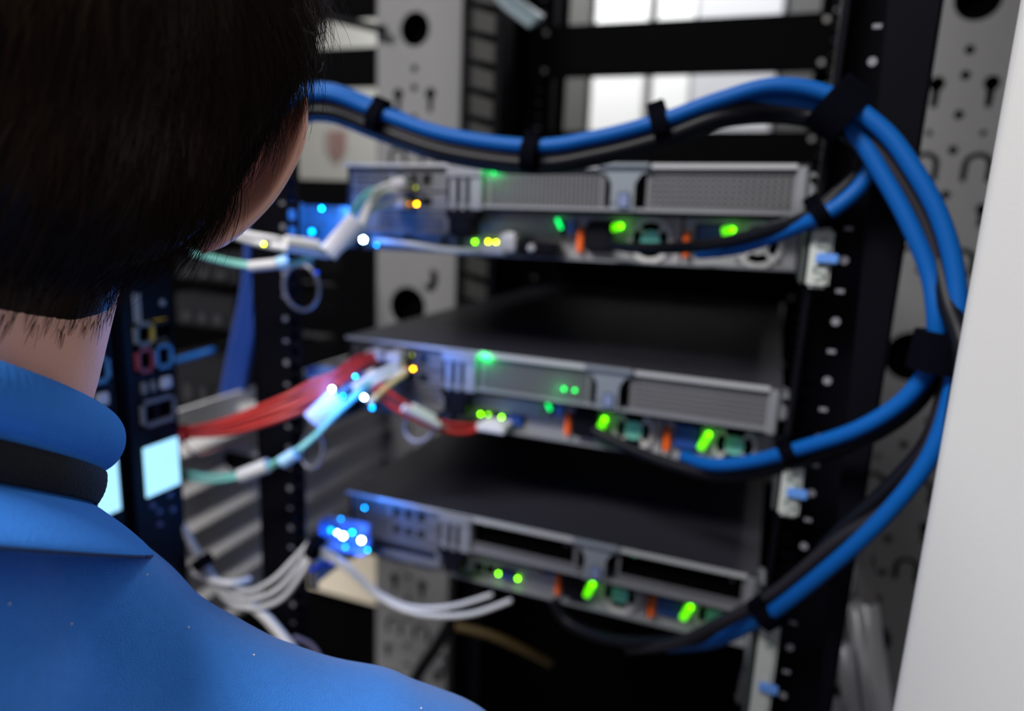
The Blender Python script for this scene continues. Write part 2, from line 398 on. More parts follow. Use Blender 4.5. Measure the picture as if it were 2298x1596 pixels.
# ================================================================ servers
def vent(m, x0, x1, z0, z1, nx, nz, y0=0.0, fill=0.62):
    dx = (x1-x0)/nx; dz = (z1-z0)/nz; hs = []
    for i in range(nx):
        for j in range(nz):
            cx_ = x0+(i+.5)*dx; cz = z0+(j+.5)*dz
            hs.append(rect(cx_-dx*fill/2,cx_+dx*fill/2,cz-dz*fill/2,cz+dz*fill/2))
    return hs
SERVERS = {}
def server(key, x, z, label, rot=(0,0,0)):
    t = thing('rack_server', (x,0,z), label, 'server', None, rot); SERVERS[key] = t
    L = dict(parent=t, local=True)
    MB().box(0.0,0.434,0.05,0.66,-0.0865,-0.002).box(0.0,0.002,0.0,0.05,-0.0865,-0.002).box(0.432,0.434,0.0,0.05,-0.0865,-0.002).box(0,0.434,0.031,0.05,-0.0868,-0.0848).build('chassis', mat('chassis_dark',(0.02,0.02,0.024),0.5,0.3), **L)
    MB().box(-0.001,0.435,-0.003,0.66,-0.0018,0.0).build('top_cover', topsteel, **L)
    lip = mat('bright_lip',(0.42,0.43,0.45),0.4,0.2)
    MB().box(0.1535,0.262,-0.005,-0.0032,-0.0045,0.0004).box(0.309,0.4255,-0.005,-0.0032,-0.0040,0.0).box(-0.001,0.1525,-0.0045,-0.0032,-0.0030,0.0).build('cover_lip', lip, **L)
    MB().box(0.116,0.434,0.018,0.031,-0.0868,-0.0850).build('bottom_lip', zinc, **L)
    # divider shelf between upper and lower halves
    MB().box(0.114,0.434,-0.002,0.03,-0.0435,-0.0405).box(0.114,0.434,-0.002,0.0,-0.0435,-0.0375).build('divider_shelf', zinc, **L)
    # expansion cards, left
    for i,(za,zb) in enumerate(((-0.0255,-0.006),(-0.0445,-0.0275))):
        cd_ = MB().plate(rect(0.004,0.112,za,zb), [rect(0.055+k*0.015,0.066+k*0.015,za+0.004,zb-0.004) for k in range(3)]+vent(None,0.008,0.048,za+0.003,zb-0.003,8,3), 0.001, 0.003).build('expansion_card', steel, **L)
        MB().box(0.054,0.112,0.006,0.03,za+0.002,zb-0.002).build('port_cage', mat('port_cage',(0.05,0.05,0.05),0.4,0.5), cd_, local=True)
    lv = MB().plate(rect(0.004,0.114,-0.0655,-0.0465), ([rect(0.03,0.108,-0.062,-0.053)] if key == 'C' else vent(None,0.034,0.110,-0.063,-0.049,18,4)), 0.001, 0.003)
    lv.box(0.004,0.114,-0.006,0.003,-0.0675,-0.0655); lv.build('card_vent', steel, **L)
    MB().box(0.004,0.114,0.02,0.024,-0.086,-0.068).box(0.03,0.06,0.012,0.02,-0.083,-0.070).box(0.075,0.1,0.012,0.02,-0.083,-0.070).build('lower_left_plate', mat('plate_dim',(0.16,0.16,0.18),0.5,0.4), **L)
    # handle bars + hinge corner
    m = MB().box(0.114,0.152,0.004,0.008,-0.040,-0.004)
    m.box(0.119,0.1235,-0.004,0.004,-0.043,-0.014).box(0.129,0.1335,-0.004,0.004,-0.043,-0.014).box(0.138,0.151,-0.004,0.004,-0.043,-0.003,0.001).box(0.114,0.152,-0.006,0.004,-0.013,-0.001,0.0015)
    m.build('riser_bracket', zinc, **L)
    MB().box(0.124,0.128,-0.001,0.0045,-0.043,-0.014).box(0.1338,0.1378,-0.001,0.0045,-0.043,-0.014).build('bracket_slots', pit, **L)
    MB().box(0.112,0.145,-0.004,0.02,-0.052,-0.044,0.002).box(0.118,0.14,-0.002,0.02,-0.07,-0.05,0.002).build('black_latch', blackc, **L)
    # risers: vents or open slots
    if key == 'C':
        for i,(xa,xb) in enumerate(((0.1525,0.262),(0.309,0.422))):
            r = MB().plate(rect(xa-0.003,xb+0.004,-0.040,-0.002),[rect(xa,xb,-0.0300,-0.0065)],0.0,0.002).build('riser_slot', steel, **L)
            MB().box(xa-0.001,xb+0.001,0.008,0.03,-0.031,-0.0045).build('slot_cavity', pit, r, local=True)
            MB().ball((xa+0.012,0.005,-0.010),0.0009,8,6).build('slot_light', led_dim, r, local=True)
            MB().cyl((xb-0.009,0.004,-0.013),(0,1,0),0.002,0.003,12).build('slot_screw', steel, r, local=True)
    else:
        r = MB().plate(rect(0.1535,0.268,-0.0405,-0.003), vent(None,0.158,0.264,-0.038,-0.007,26,9,fill=0.6),0.0,0.0015).build('vent_grille', steel, **L)
        MB().box(0.156,0.266,0.012,0.016,-0.039,-0.004).build('vent_baffle', mat('baffle_grey',(0.16,0.18,0.17),0.5,0.2), r, local=True)
        MB().ball((0.1585,0.007,-0.007),0.0016,8,6).build('vent_light', led_em, r, local=True)
        glow(t,(0.1605,-0.006,-0.006),(0.0,1.0,0.15), 0.018 if key=='A' else 0.030, 0.001)
        r = MB().plate(rect(0.305,0.4255,-0.0405,-0.003), vent(None,0.309,0.4235,-0.037,-0.009,21,6,fill=0.55 if key=='A' else 0.4),0.0,0.0015).build('vent_grille', steel, **L)
        MB().box(0.307,0.4235,0.014,0.018,-0.039,-0.004).build('vent_baffle', mat('baffle_dark',(0.03,0.03,0.03),0.6), r, local=True)
        if key == 'B':
            for gx in (0.2427,0.2533): MB().ball((gx,-0.003,-0.0263),0.0014,8,6).build('vent_status_light', led('vent_led',(0.0,1.0,0.1),5), r, local=True)
            glow(t,(0.235,-0.012,-0.03),(0.0,1.0,0.2),0.008,0.002)
    # T shaped centre bracket
    T = [(0.262,-0.0005),(0.308,-0.0005),(0.308,-0.006),(0.300,-0.009),(0.2955,-0.017),(0.2955,-0.0405),(0.2745,-0.0405),(0.2745,-0.017),(0.270,-0.009),(0.262,-0.006)]
    tb = MB().plate(T, [circ(0.2775,-0.034,0.0013,8)], -0.004, -0.002).box(0.262,0.308,-0.008,-0.002,-0.0035,0.0005,0.001).build('centre_bracket', mat('bracket_zinc',(0.24,0.27,0.31),0.42,0.4), **L)
    MB().box(0.281,0.292,-0.0065,-0.0045,-0.038,-0.024,0.001).build('touch_point', mat('slate_touch_point',(0.14,0.18,0.32),0.5), tb, local=True)
    # right end
    MB().box(0.4255,0.4335,-0.004,0.03,-0.0425,-0.002,0.001).box(0.4335,0.441,0.0,0.03,-0.03,-0.006,0.002).build('end_bracket', zinc, **L)
    MB().cyl((0.4385,-0.0015,-0.012),(0,1,0),0.0028,0.002,14).build('end_screw', pit, **L)
    # lower half : i/o plate
    y = 0.03
    io = MB().plate(rect(0.116,0.2365,-0.0845,-0.0445), [rect(0.142+k*0.0135,0.1535+k*0.0135,-0.0805,-0.0700) for k in range(4)]+[rect(0.2195,0.2245,-0.066,-0.05)], y, y+0.0015)
    psm = mat('supply_steel',(0.30,0.30,0.32),0.45,0.2,noise=0.08)
    io.build('io_plate', psm, **L)
    MB().box(0.144,0.212,y-0.003,y,-0.0665,-0.0500,0.001).build('slot_cover', mat('slot_cover',(0.34,0.40,0.37),0.45,0.1), **L)
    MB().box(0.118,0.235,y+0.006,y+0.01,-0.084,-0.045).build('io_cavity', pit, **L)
    MB().box(0.175,0.192,y-0.006,y,-0.0805,-0.0695,0.0015).build('video_port', bluep if key!='A' else blackc, **L)
    MB().box(0.2265,0.2355,y-0.006,y,-0.063,-0.050,0.001).build('usb_port', bluetab if key!='C' else bluep, **L)
    if key != 'C': MB().tube([(0.2165,y-0.004,-0.049),(0.2215,y-0.004,-0.058)],0.0014,8,smooth=False).build('id_light', led_em, **L)
    leds = {'A':[(0.1303,-0.0741,led_g),(0.1450,-0.0733,led_y),(0.1532,-0.0737,led_y)],
            'B':[(0.1441,-0.0741,led_g),(0.1528,-0.0733,led('soft_green_light',(0.25,1,0),9)),(0.1680,-0.0740,led_g)],
            'C':[(0.1719,-0.0766,led_g),(0.1945,-0.0770,led_g)]}[key]
    for (lx,lz,lm) in leds:
        MB().ball((lx,y-0.002,lz),0.00115,10,8).build('network_light', lm, **L)
    glow(t,(0.15,y-0.012,-0.079),(0.5,1,0),0.0006)
    # power supplies
    for i,px0 in enumerate((0.2385,0.3365)):
        ps = MB(); x1 = px0+0.0955; fx = px0+0.0685+(0.0 if i==0 else -0.004)
        zf = -0.0655
        ps.plate(rect(px0,x1,-0.0855,-0.0445), [rect(px0+0.010,px0+0.034,-0.079,-0.049), circ(fx,zf,0.0182,24)], y-0.004, y-0.002)
        ps.box(px0,x1,y-0.002,y+0.02,-0.0475,-0.0445)
        pso = ps.build('power_supply', psm, **L)
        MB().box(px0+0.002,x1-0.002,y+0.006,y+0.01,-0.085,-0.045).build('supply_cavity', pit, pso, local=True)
        g = MB()
        for rr in (0.0185,): g.cyl((fx,y-0.0065,zf),(0,1,0),rr+0.002,0.003,28,inner=rr-0.0022)
        for k in range(4):
            a_ = PI/4+k*PI/2; d = Vector((math.cos(a_),0,math.sin(a_)))
            g.obox(Vector((fx,y-0.005,zf))+d*0.0125, d, (0,1,0), d.cross(Vector((0,1,0))), 0.008, 0.0012, 0.0016)
        g.build('fan_guard', mat('guard_silver',(0.50,0.49,0.50),0.4,0.1), pso, local=True)
        MB().cyl((fx,y-0.0068,zf),(0,1,0),0.0088,0.004,24).build('fan_hub', cyanhub if not (key=='A' and i==1) else mat('guard_silver',(0.5,0.5,0.5)), pso, local=True)
        MB().box(px0+0.001,px0+0.0065,y-0.013,y-0.004,-0.080,-0.056,0.0015).build('release_latch', orange, pso, local=True)
        if i == 0 or key == 'A':
            MB().box(px0+0.010,px0+0.034,y-0.016 if i==0 else y,y+0.004,-0.078,-0.050,0.002).build('power_socket', blackc if i==0 else bluep, pso, local=True)
        else:
            MB().box(px0+0.010,px0+0.032,y-0.010,y+0.004,-0.076,-0.052,0.002).build('power_socket', bluep, pso, local=True)
        gx = px0+0.0380
        if key == 'A': q = [(gx-0.0045,y-0.010,-0.0555),(gx+0.0045,y-0.010,-0.0535)]
        else: q = [(gx-0.003,y-0.012,-0.0715),(gx+0.0035,y-0.012,-0.0555)]
        MB().tube(q,0.0034,12,smooth=False).build('status_light', led_pill, pso, local=True, smooth=True)
        MB().ball((q[1] if key!='A' else q[0]) and Vector(q[1])+Vector((0,-0.003,0)),0.0018,10,8).build('status_spot', led('bright_green_spot',(0.15,1,0),7), pso, local=True)
        glow(pso,Vector(q[1])+Vector((0,-0.012,0)),(0.2,1,0),0.0008,0.003)
        for k in range(4):
            a_ = PI/4+k*PI/2; MB().cyl((fx+0.0235*math.cos(a_),y-0.007,zf+0.0175*math.sin(a_)),(0,1,0),0.0022,0.003,10).build('guard_screw', zinc, pso, local=True)
    return t
server('A', 0.0, -0.0010, 'top rack server, its rear at eye level with white and aqua cables plugged in', (0,math.radians(-0.9),0))
server('B', 0.0, -0.1785, 'middle rack server with red cables and green-lit left vent')
server('C', 0.0, -0.3545, 'bottom rack server with two open black card slots')

# rail brackets with white labels and blue tabs
def rail_label(za, zb, ztab, x, label):
    t = thing('rail_latch', (x,-0.078,zb), label, 'latch', 'white rail latches on the right post')
    MB().box(x-0.0075,x+0.0075,-0.079,-0.071,zb,za,0.0025).build('latch_body', mat('pale_latch',(0.42,0.45,0.43),0.45,0.0,noise=0.08), t)
    MB().box(x-0.003,x+0.0115,-0.0835,-0.0785,ztab-0.0035,ztab+0.0035,0.001).build('release_tab', bluetab, t)
    MB().box(x-0.012,x-0.009,-0.073,0.0,zb+0.002,za-0.004,0.001).build('rail_end', mat('dim_rail_end',(0.05,0.06,0.06),0.5,0.2), t)
    m = MB()
    for zz in (za-0.013, zb+0.012):
        m.tube([(x+0.003,-0.0795,zz+0.005),(x-0.003,-0.0795,zz+0.003),(x-0.003,-0.0795,zz),(x+0.003,-0.0795,zz-0.001),(x+0.003,-0.0795,zz-0.004),(x-0.002,-0.0795,zz-0.006)],0.0007,6)
    m.build('printed_mark', mat('print_grey',(0.2,0.24,0.24),0.6), t)
def zr(px,py): return ay(px,py,-0.078)
q=zr(1850,512); r_=zr(1843,648); s_=zr(1852,580); rail_label(q.z,r_.z,s_.z,q.x,'white rail latch with blue tab beside the top server')
q=zr(1780,1042); r_=zr(1773,1163); s_=zr(1782,1104); rail_label(q.z,r_.z,s_.z,q.x+0.001,'white rail latch with blue tab beside the middle server')
q=zr(1730,1402); r_=zr(1705,1660); s_=zr(1722,1540); rail_label(q.z,r_.z,s_.z,q.x,'white rail latch with blue tab beside the bottom server, longest of the three')

# ================================================================ cables
def cable(pts, r, m, label, cat='cable', group=None, name='cable', conn=None, seg=10):
    o = thing(name, pts[0], label, cat, group)
    MB().tube(pts, r, seg).build('cable_jacket', m, o, smooth=True)
    return o
def P(*pts): return [ay(*p) for p in pts]
# heavy bundle
top_pts = [(560,300,-.16),(660,232,-.13),(740,222,-.12),(850,262,-.11),(1000,312,-.11),(1195,338,-.11),(1340,318,-.11),(1485,280,-.11),(1610,235,-.11),(1740,208,-.11),(1870,232,-.11)]
def off(pts, dx, dy, dd): return [(a+dx, b+dy, c+dd) for a,b,c in pts]
r_b = 0.0056
outer = [(1980,290,-.115),(2050,380,-.12),(2110,490,-.125),(2145,620,-.13),(2150,760,-.135),(2135,890,-.135),(2090,1020,-.135),(2010,1130,-.13),(1900,1240,-.12),(1750,1362,-.10),(1690,1398,-.08),(1600,1440,-.05),(1500,1452,-.012)]
inner = [(1925,305,-.105),(1985,400,-.11),(2040,500,-.115),(2085,610,-.12),(2100,700,-.125),(2100,780,-.125),(2080,835,-.125),(2020,905,-.12),(1920,965,-.11),(1790,1008,-.09),(1690,1035,-.07),(1600,1043,-.05),(1535,1025,-.01)]
short = [(1920,290,-.10),(1965,340,-.09),(1935,410,-.09),(1890,455,-.09),(1838,487,-.09),(1760,520,-.07),(1660,555,-.04),(1570,568,0.005)]
up = off(top_pts, 0, -14, 0.0)
def vary(pts, a): return [(x, y+a*math.sin(i*0.9), d) for i,(x,y,d) in enumerate(pts)]
o = cable(P(*(off(top_pts[:9],0,-10,0)+off(top_pts[9:],0,-16,0)+off(outer,0,0,0))), r_b, bluec, 'outermost thick blue power cable, looping from the top bundle down to the bottom server', group='blue power cables')
o = cable(P(*(off(top_pts[:4],0,-20,.012)+off(top_pts[4:8],0,-2,0.012)+[(1610,246,-.10),(1740,226,-.10),(1860,246,-.10)]+inner)), r_b, bluec, 'thick blue power cable turning back at the right to the middle server', group='blue power cables')
o = cable(P(*(off(top_pts[:3],0,-6,.008)+[(850,256,-.10),(1000,303,-.098),(1195,336,-.098),(1340,319,-.098),(1485,282,-.098),(1610,244,-.09),(1740,222,-.09),(1850,240,-.09)]+short)), r_b, bluec, 'short blue power cable dipping to the top server', group='blue power cables')
bo = lambda pts, dx, dy, dd: off(pts, dx, dy, dd)
cable(P(*(bo(top_pts[:9],0,16,.004)+[(1740,238,-.10),(1860,262,-.10)]+bo(outer[:4],-30,20,.01)+bo(outer[4:8],-18,10,.01)+bo(outer[8:10],-22,-26,.01)+bo(outer[10:],-90,6,0))), r_b*.8, greyc, 'dark grey power cable running inside the outer blue one to the bottom server', group='dark power cables')
cable(P(*(bo(top_pts[:9],0,30,.004)+[(1740,250,-.095),(1850,270,-.10)]+bo(inner[:5],30,8,.01)+bo(inner[5:],10,24,.01)[:7]+[(1500,1040,-.02),(1400,1000,.0),(1330,965,.012)])), r_b, blackc, 'black power cable following under the inner blue one to the middle server', group='dark power cables')
cable(P(*(bo(top_pts[:9],0,40,.012)+[(1740,262,-.09),(1850,280,-.09),(1930,320,-.085),(1930,380,-.085),(1880,435,-.085),(1825,480,-.085),(1740,512,-.07),(1640,540,-.05),(1530,556,-.03),(1420,556,-.01),(1370,548,.01)])), r_b*.9, blackc, 'black power cable dipping beside the short blue one to the top server', group='dark power cables')
cable(P((1845,270,-.095),(1990,330,-.10),(2090,470,-.105),(2125,600,-.11),(2120,720,-.115),(2125,850,-.12),(2090,980,-.12),(2000,1090,-.115),(1860,1220,-.10),(1740,1360,-.08),(1600,1425,-.05),(1400,1440,-.02),(1280,1400,.005),(1240,1345,.012)), r_b, blackc, 'black power cable crossing the right post down to the bottom server', group='dark power cables')
cable(P((1895,290,-.10),(1985,365,-.105),(2060,465,-.11),(2102,570,-.115),(2128,680,-.13),(2165,800,-.15),(2145,950,-.15),(2120,1150,-.15),(2090,1320,-.15),(2050,1500,-.15),(2010,1750,-.15)), r_b*1.1, blackc, 'black power cable dropping straight down beside the white door', group='dark power cables')
# ties
def tie(px, py, Y, dpx, dpy, r, wd, label):
    a = ay(px-dpx, py-dpy, Y); b = ay(px+dpx, py+dpy, Y)
    d = (b-a).normalized(); c = (a+b)/2
    m = MB().cyl(c-d*wd/2, d, r, wd, 24)
    side = d.cross(Vector((0,1,0))).normalized()
    m.obox(c+side*r+Vector((0,-0.002,0)), d, side, Vector((0,1,0)), wd/2, 0.003, 0.006)
    tag(m.build('cable_tie', velcro), label, 'cable tie', 'black velcro cable ties')
tie(850,264,-.108,30,14,0.0125,0.0105,'black velcro tie on the big blue bundle, nearest the ear')
tie(1195,346,-.108,30,4,0.0138,0.0115,'black velcro tie at the lowest point of the big blue bundle')
tie(1485,280,-.105,30,-11,0.0125,0.0115,'black velcro tie on the big blue bundle between the sag and the hump')
tie(1878,250,-.105,30,24,0.0170,0.022,'widest black velcro tie, where the bundle crosses the right post')
tie(1838,478,-.088,30,-18,0.0105,0.010,'black velcro tie just above the topmost white rail latch')
tie(2108,790,-.128,-8,30,0.0165,0.024,'black velcro tie by the white door where a blue cable turns back')
tie(1768,1014,-.085,30,-10,0.0100,0.010,'black velcro tie above the middle rail latch')
tie(1722,1378,-.09,30,-20,0.0120,0.013,'black velcro tie above the bottom rail latch')

# white / aqua cables of the top server
def bundle(base, n, spread, r, m, labels, seed, group, name='network_cable', boots=None):
    rng = random.Random(seed)
    for k in range(n):
        off_ = (k-(n-1)/2)
        pts = []
        for i,(x,y,d) in enumerate(base):
            s = spread[i] if isinstance(spread,(list,tuple)) else spread
            pts.append(ay(x+off_*s*0.35+rng.uniform(-2,2), y+off_*s+rng.uniform(-2,2), d+rng.uniform(-.002,.002)))
        cable(pts, r, m, labels[k], group=group, name=name)
bundle([(500,508,-.14),(560,530,-.13),(620,540,-.12),(680,556,-.10),(740,560,-.08),(800,520,-.06),(830,460,-.05),(860,425,-.03),(925,415,.0)], 2, [4,8,10,12,12,12,10,10,12], 0.0030, jack, ['white network cable arching up into the top-left port of the top server','white network cable just under it on the top server'], 3, 'white network cables of the top server')
bundle([(500,520,-.14),(560,542,-.13),(640,556,-.12),(700,566,-.10),(745,572,-.075),(790,530,-.06),(830,475,-.045),(880,458,-.02),(920,458,.0)], 1, 8, 0.0032, jack, ['white network cable ending at the orange light of the top server'], 4, None)
cable(P((840,540,-.02),(920,548,-.02),(1000,560,-.01),(1075,562,.0),(1100,556,.018)), 0.0026, jack, 'white network cable running flat under the top server to its network ports', name='network_cable')
bundle([(425,565,-.15),(520,590,-.13),(600,595,-.12),(690,580,-.10),(760,520,-.065),(815,445,-.03),(850,425,-.01),(880,425,0.002)], 2, [12,10,6,4,4,6,8,10], 0.0019, aqua, ['upper aqua fibre cable sagging towards the top server','lower aqua fibre cable sagging towards the top server'], 5, 'aqua fibre cables of the top server','fibre_cable')
# cable markers / boots
def marker(a, b, r, m, label, name='cable_marker', r2=None, group=None):
    tag(MB().tube([ay(*a), ay(*b)], (lambda t: (r, r2 or r)), 12, smooth=False, flat=(0,0,1)).build(name, m, smooth=False), label, 'cable label', group)
paper = mat('label_paper', (0.72,0.72,0.82), 0.5)
marker((735,570,-.088),(800,492,-.07),0.0085,paper,'large white cable flag label on the top cables beside the blue light','cable_label',0.003)
marker((640,545,-.125),(712,556,-.10),0.0068,whiteplas,'white connector boot on the top white cable','cable_boot')
marker((560,598,-.13),(622,592,-.122),0.0045,whiteplas,'pale sleeve on the aqua fibre pair below the yellow light','cable_sleeve')
marker((624,592,-.122),(646,586,-.118),0.0055,mat('pale_blue_sleeve',(0.35,0.6,0.85),0.4),'pale blue clip on the aqua fibre pair','clip_or_catcher')
# network plugs
def plug(px, py, Y, wx, wz, label, m=whiteplas):
    c = ay(px,py,Y); t = thing('network_plug', c, label, 'plug', 'network plugs')
    MB().box(c.x-wx,c.x+wx,c.y-0.012,c.y+0.016,c.z-wz,c.z+wz,0.0015).build('plug_body', m, t)
    MB().box(c.x-wx*.5,c.x+wx*.5,c.y-0.006,c.y+0.01,c.z+wz,c.z+wz+0.0015).build('plug_clip', m, t)
plug(1112,560,.012,0.014,0.0045,'white network plug below the three small green lights of the top server')
plug(1148,545,.014,0.008,0.0085,'white network plug right of the small green lights of the top server')
plug(1200,556,.012,0.0035,0.0035,'small white knob plug on the black video connector of the top server')
vp = thing('video_connector', ay(1215,562,.01), 'black video connector plugged in beside the white plugs on the top server', 'plug')
MB().box(*(lambda c: (c.x-.022,c.x+.018,c.y-.01,c.y+.014,c.z-.007,c.z+.007))(ay(1215,560,.012)),0.003).build('connector_shell', blackc, vp)
plug(1110,956,.012,0.0155,0.0042,'long white network plug under the lights of the middle server')
# plugs at card ports
ptr = mat('clear_plug',(0.45,0.44,0.48),0.3)
plug(905,412,-.008,0.008,0.0045,'clear network plug beside the dim yellow light of the top server', ptr)
plug(900,458,-.008,0.010,0.0045,'clear network plug beside the orange light of the top server', ptr)
plug(850,795,-.008,0.010,0.005,'clear network plug with red cable on the middle server, left one', ptr)
plug(892,800,-.008,0.009,0.005,'clear network plug with red cable on the middle server, right one', ptr)
plug(890,832,-.010,0.010,0.005,'clear network plug beside the orange light of the middle server', ptr)

# middle server cables
reds = ['red network cable of the middle server, topmost of the bunch','second red network cable from the top of the bunch','third red network cable from the top of the bunch','lowest red network cable of the bunch']
bundle([(400,972,-.13),(440,970,-.125),(510,958,-.12),(600,930,-.11),(660,905,-.10),(710,880,-.085),(760,850,-.07),(810,815,-.04),(860,797,-.005)], 4, [4,5,9,13,14,13,9,7,3], 0.0029, red, reds, 8, 'red network cables left of the middle server')
tag(MB().cyl(ay(400,974,-.132),ay(412,972,-.13)-ay(400,974,-.132),0.0085,0.008,16).build('cable_tie', mat('red_tie',(0.5,0.02,0.02),0.5)), 'red tie gathering the red cables beside the power strip', 'cable tie')
cable(P((405,985,-.13),(425,1010,-.13),(450,1020,-.12),(500,1004,-.11),(560,990,-.10)), 0.0012, mat('dull_pink_cable',(0.35,0.16,0.15),0.4), 'thin dull pink cable loop hanging below the red bunch')
cable(P((838,870,-.06),(870,905,-.05),(920,935,-.04),(980,962,-.02),(1040,972,.0),(1075,962,.015)), 0.0027, red, 'red network cable from the blue lights to the plug under the middle server, front one', group='red cables under the middle server')
cable(P((850,862,-.05),(885,890,-.045),(940,925,-.03),(1000,950,-.01),(1050,955,.01),(1085,950,.02)), 0.0025, red, 'red network cable from the blue lights to the middle server, rear one', group='red cables under the middle server')
marker((905,915,-.046),(985,955,-.021),0.0038,whiteplas,'white sleeve on the front red cable under the middle server','cable_sleeve')
marker((925,912,-.036),(975,938,-.02),0.0036,whiteplas,'white sleeve on the rear red cable under the middle server','cable_sleeve')
bundle([(405,1064,-.13),(480,1074,-.125),(560,1062,-.12),(640,1028,-.11),(700,985,-.095),(745,940,-.085),(800,885,-.07),(850,850,-.035),(900,830,-.01)], 2, [14,12,5,3,3,4,5,6,5], 0.0021, aqua, ['upper aqua fibre cable below the red bunch','lower aqua fibre cable below the red bunch'], 11, 'aqua fibre cables of the middle server','fibre_cable')
marker((700,945,-.092),(760,890,-.078),0.0098,mat('label_paper_blue',(0.60,0.66,0.95),0.5),'large pale cable flag label under the blue lights of the middle server','cable_label',0.003)
marker((540,1068,-.122),(602,1044,-.115),0.0068,whiteplas,'white boot on the aqua fibre below the red bunch','cable_boot')
marker((632,1038,-.112),(664,1018,-.106),0.0060,mat('pale_blue_sleeve',(0.35,0.6,0.85),0.4),'pale blue clip on the lower aqua fibre','clip_or_catcher')
for k,(a,b,mm) in enumerate((((790,870,-.062),(905,815,-.01),jack),((800,880,-.064),(912,832,-.012),jack),((830,905,-.07),(905,842,-.02),mat('straw_sleeve',(0.55,0.42,0.22),0.5)),((735,905,-.075),(840,832,-.03),jack))):
    cable([ay(*a),(ay(*a)+ay(*b))/2+Vector((0,0,.002)),ay(*b)],0.0030,mm,['short white patch cable at the middle server ports, upper one','short white patch cable at the middle server ports, middle one','straw-coloured patch cable at the middle server ports','short white patch cable at the middle server ports, nearest the red bunch'][k],name='patch_cable')

# bottom server white cables
bundle([(405,1170,-.14),(425,1210,-.135),(460,1270,-.125),(500,1325,-.12),(560,1348,-.115),(620,1325,-.11),(665,1275,-.105),(700,1228,-.10)], 3, [10,10,10,16,19,21,20,10], 0.0028, mat('dull_white_cable',(0.46,0.46,0.48),0.45), ['inner white cable of the bunch left of the bottom server','middle white cable of the bunch left of the bottom server','outer white cable of the bunch left of the bottom server'], 21, 'white cables left of the bottom server')
cable(P((720,1232,-.095),(770,1262,-.08),(840,1325,-.06),(920,1362,-.04),(1010,1362,-.02),(1105,1335,.012)), 0.0026, jack, 'white cable hanging under the bottom server, ending left', group='white cables under the bottom server')
cable(P((720,1245,-.095),(775,1275,-.08),(850,1340,-.06),(940,1378,-.045),(1050,1380,-.02),(1148,1348,.012)), 0.0028, jack, 'white cable hanging under the bottom server, ending right', group='white cables under the bottom server')
cable(P((560,1355,-.11),(600,1390,-.11),(650,1450,-.11),(700,1520,-.11),(740,1620,-.11)), 0.0050, mat('grey_white_cable',(0.5,0.49,0.49),0.4), 'thick greyish white cable slanting down behind the shoulder', name='thick_cable')
cable(P((660,1430,-.10),(700,1450,-.09),(720,1490,-.09),(700,1540,-.1)), 0.0022, mat('dusky_cable',(0.12,0.11,0.18),0.4), 'thin dusky cable curl beside the thick greyish cable')
cable(P((420,1275,-.13),(470,1300,-.125),(520,1310,-.12),(560,1300,-.1)), 0.0035, jack, 'short white cable crossing below the black tie')
def ring_tie(px,py,Y,dpx,dpy,r,wd,m,label):
    a = ay(px-dpx, py-dpy, Y); b = ay(px+dpx, py+dpy, Y); d=(b-a).normalized(); c=(a+b)/2
    tag(MB().cyl(c-d*wd/2,d,r,wd,20).build('cable_tie',m), label, 'cable tie')
ring_tie(455,1262,-.128,10,16,0.0105,0.012,velcro,'black tie round the white cables beside the power strip')
ring_tie(708,1228,-.098,14,6,0.0125,0.008,velcro,'black tie round the white cables at the bottom server corner')
a=ay(700,1280,-.08); b=ay(745,1262,-.08)
tag(MB().tube([a,b],0.0035,8,smooth=False).build('cable_end', mat('deep_blue_cable',(0.01,0.05,0.5),0.4)), 'short blue cable end under the bottom white cables', 'cable')

# ---- the port lights beside the cables (status lights on plugs)
def light_dot(px, py, Y, r, m, label, gcol=None, gp=0, parentname='status_lamp', goff=(0,-0.006,0)):
    c = ay(px,py,Y); t = thing('status_lamp', c, label, 'light')
    MB().ball(c, r, 10, 8).build('lamp_lens', m, t, smooth=True)
    MB().cyl(c+Vector((0,r*.6,0)),(0,1,0),r*1.6,0.006,12).build('lamp_housing', blackc, t)
    if gp: glow(t, goff, gcol, gp, 0.003)
BG = (0.02,0.22,1.0)
light_dot(815,538,-.035,0.0021,led_w,'blue-white status light below the white cables of the top server',BG,0.09)
light_dot(722,468,-.012,0.0012,led_b,'blue light at the top of the lit pocket left of the top server',BG,0.12)
light_dot(735,545,-.02,0.0014,led_b,'blue light at the bottom of the lit pocket left of the top server',BG,0.12)
light_dot(800,510,-.05,0.0010,led_b,'dim blue light just left above the brightest one')
light_dot(935,458,-.012,0.0013,led_o,'orange port light on the top server')
light_dot(918,458,-.010,0.0008,led('dim_orange_light',(1,.25,0),6),'dim orange port light touching the brighter one on the top server')
light_dot(933,421,-.010,0.0009,led('dim_yellow_light',(0.6,.7,0),3),'dim yellow port light on the top server')
light_dot(592,548,-.15,0.0010,led_y,'yellow light hanging in the dark under the ear')
light_dot(745,873,-.09,0.0014,led_w,'blue-white light at the tip of the red bunch on the middle server',BG,0.16)
light_dot(817,892,-.085,0.0016,led_w,'blue-white light below the patch cables of the middle server',BG,0.16)
light_dot(797,845,-.08,0.0010,led_b,'small blue light between the patch cables of the middle server')
light_dot(770,888,-.095,0.0009,led('cyan_light',(0,.7,1),16),'small cyan light between the two blue-white ones of the middle server')
light_dot(730,846,-.07,0.0016,led('blue_mid_light',(0.0,0.3,1.0),14),'broad blue light above the red bunch tip')
light_dot(927,828,-.012,0.0013,led_o,'orange port light on the middle server')
light_dot(911,827,-.010,0.0008,led('dim_orange_light',(1,.25,0),6),'dim orange port light touching the brighter one on the middle server')
light_dot(925,797,-.010,0.0008,led('dim_yellow_light',(0.6,.7,0),3),'dim yellow port light on the middle server')
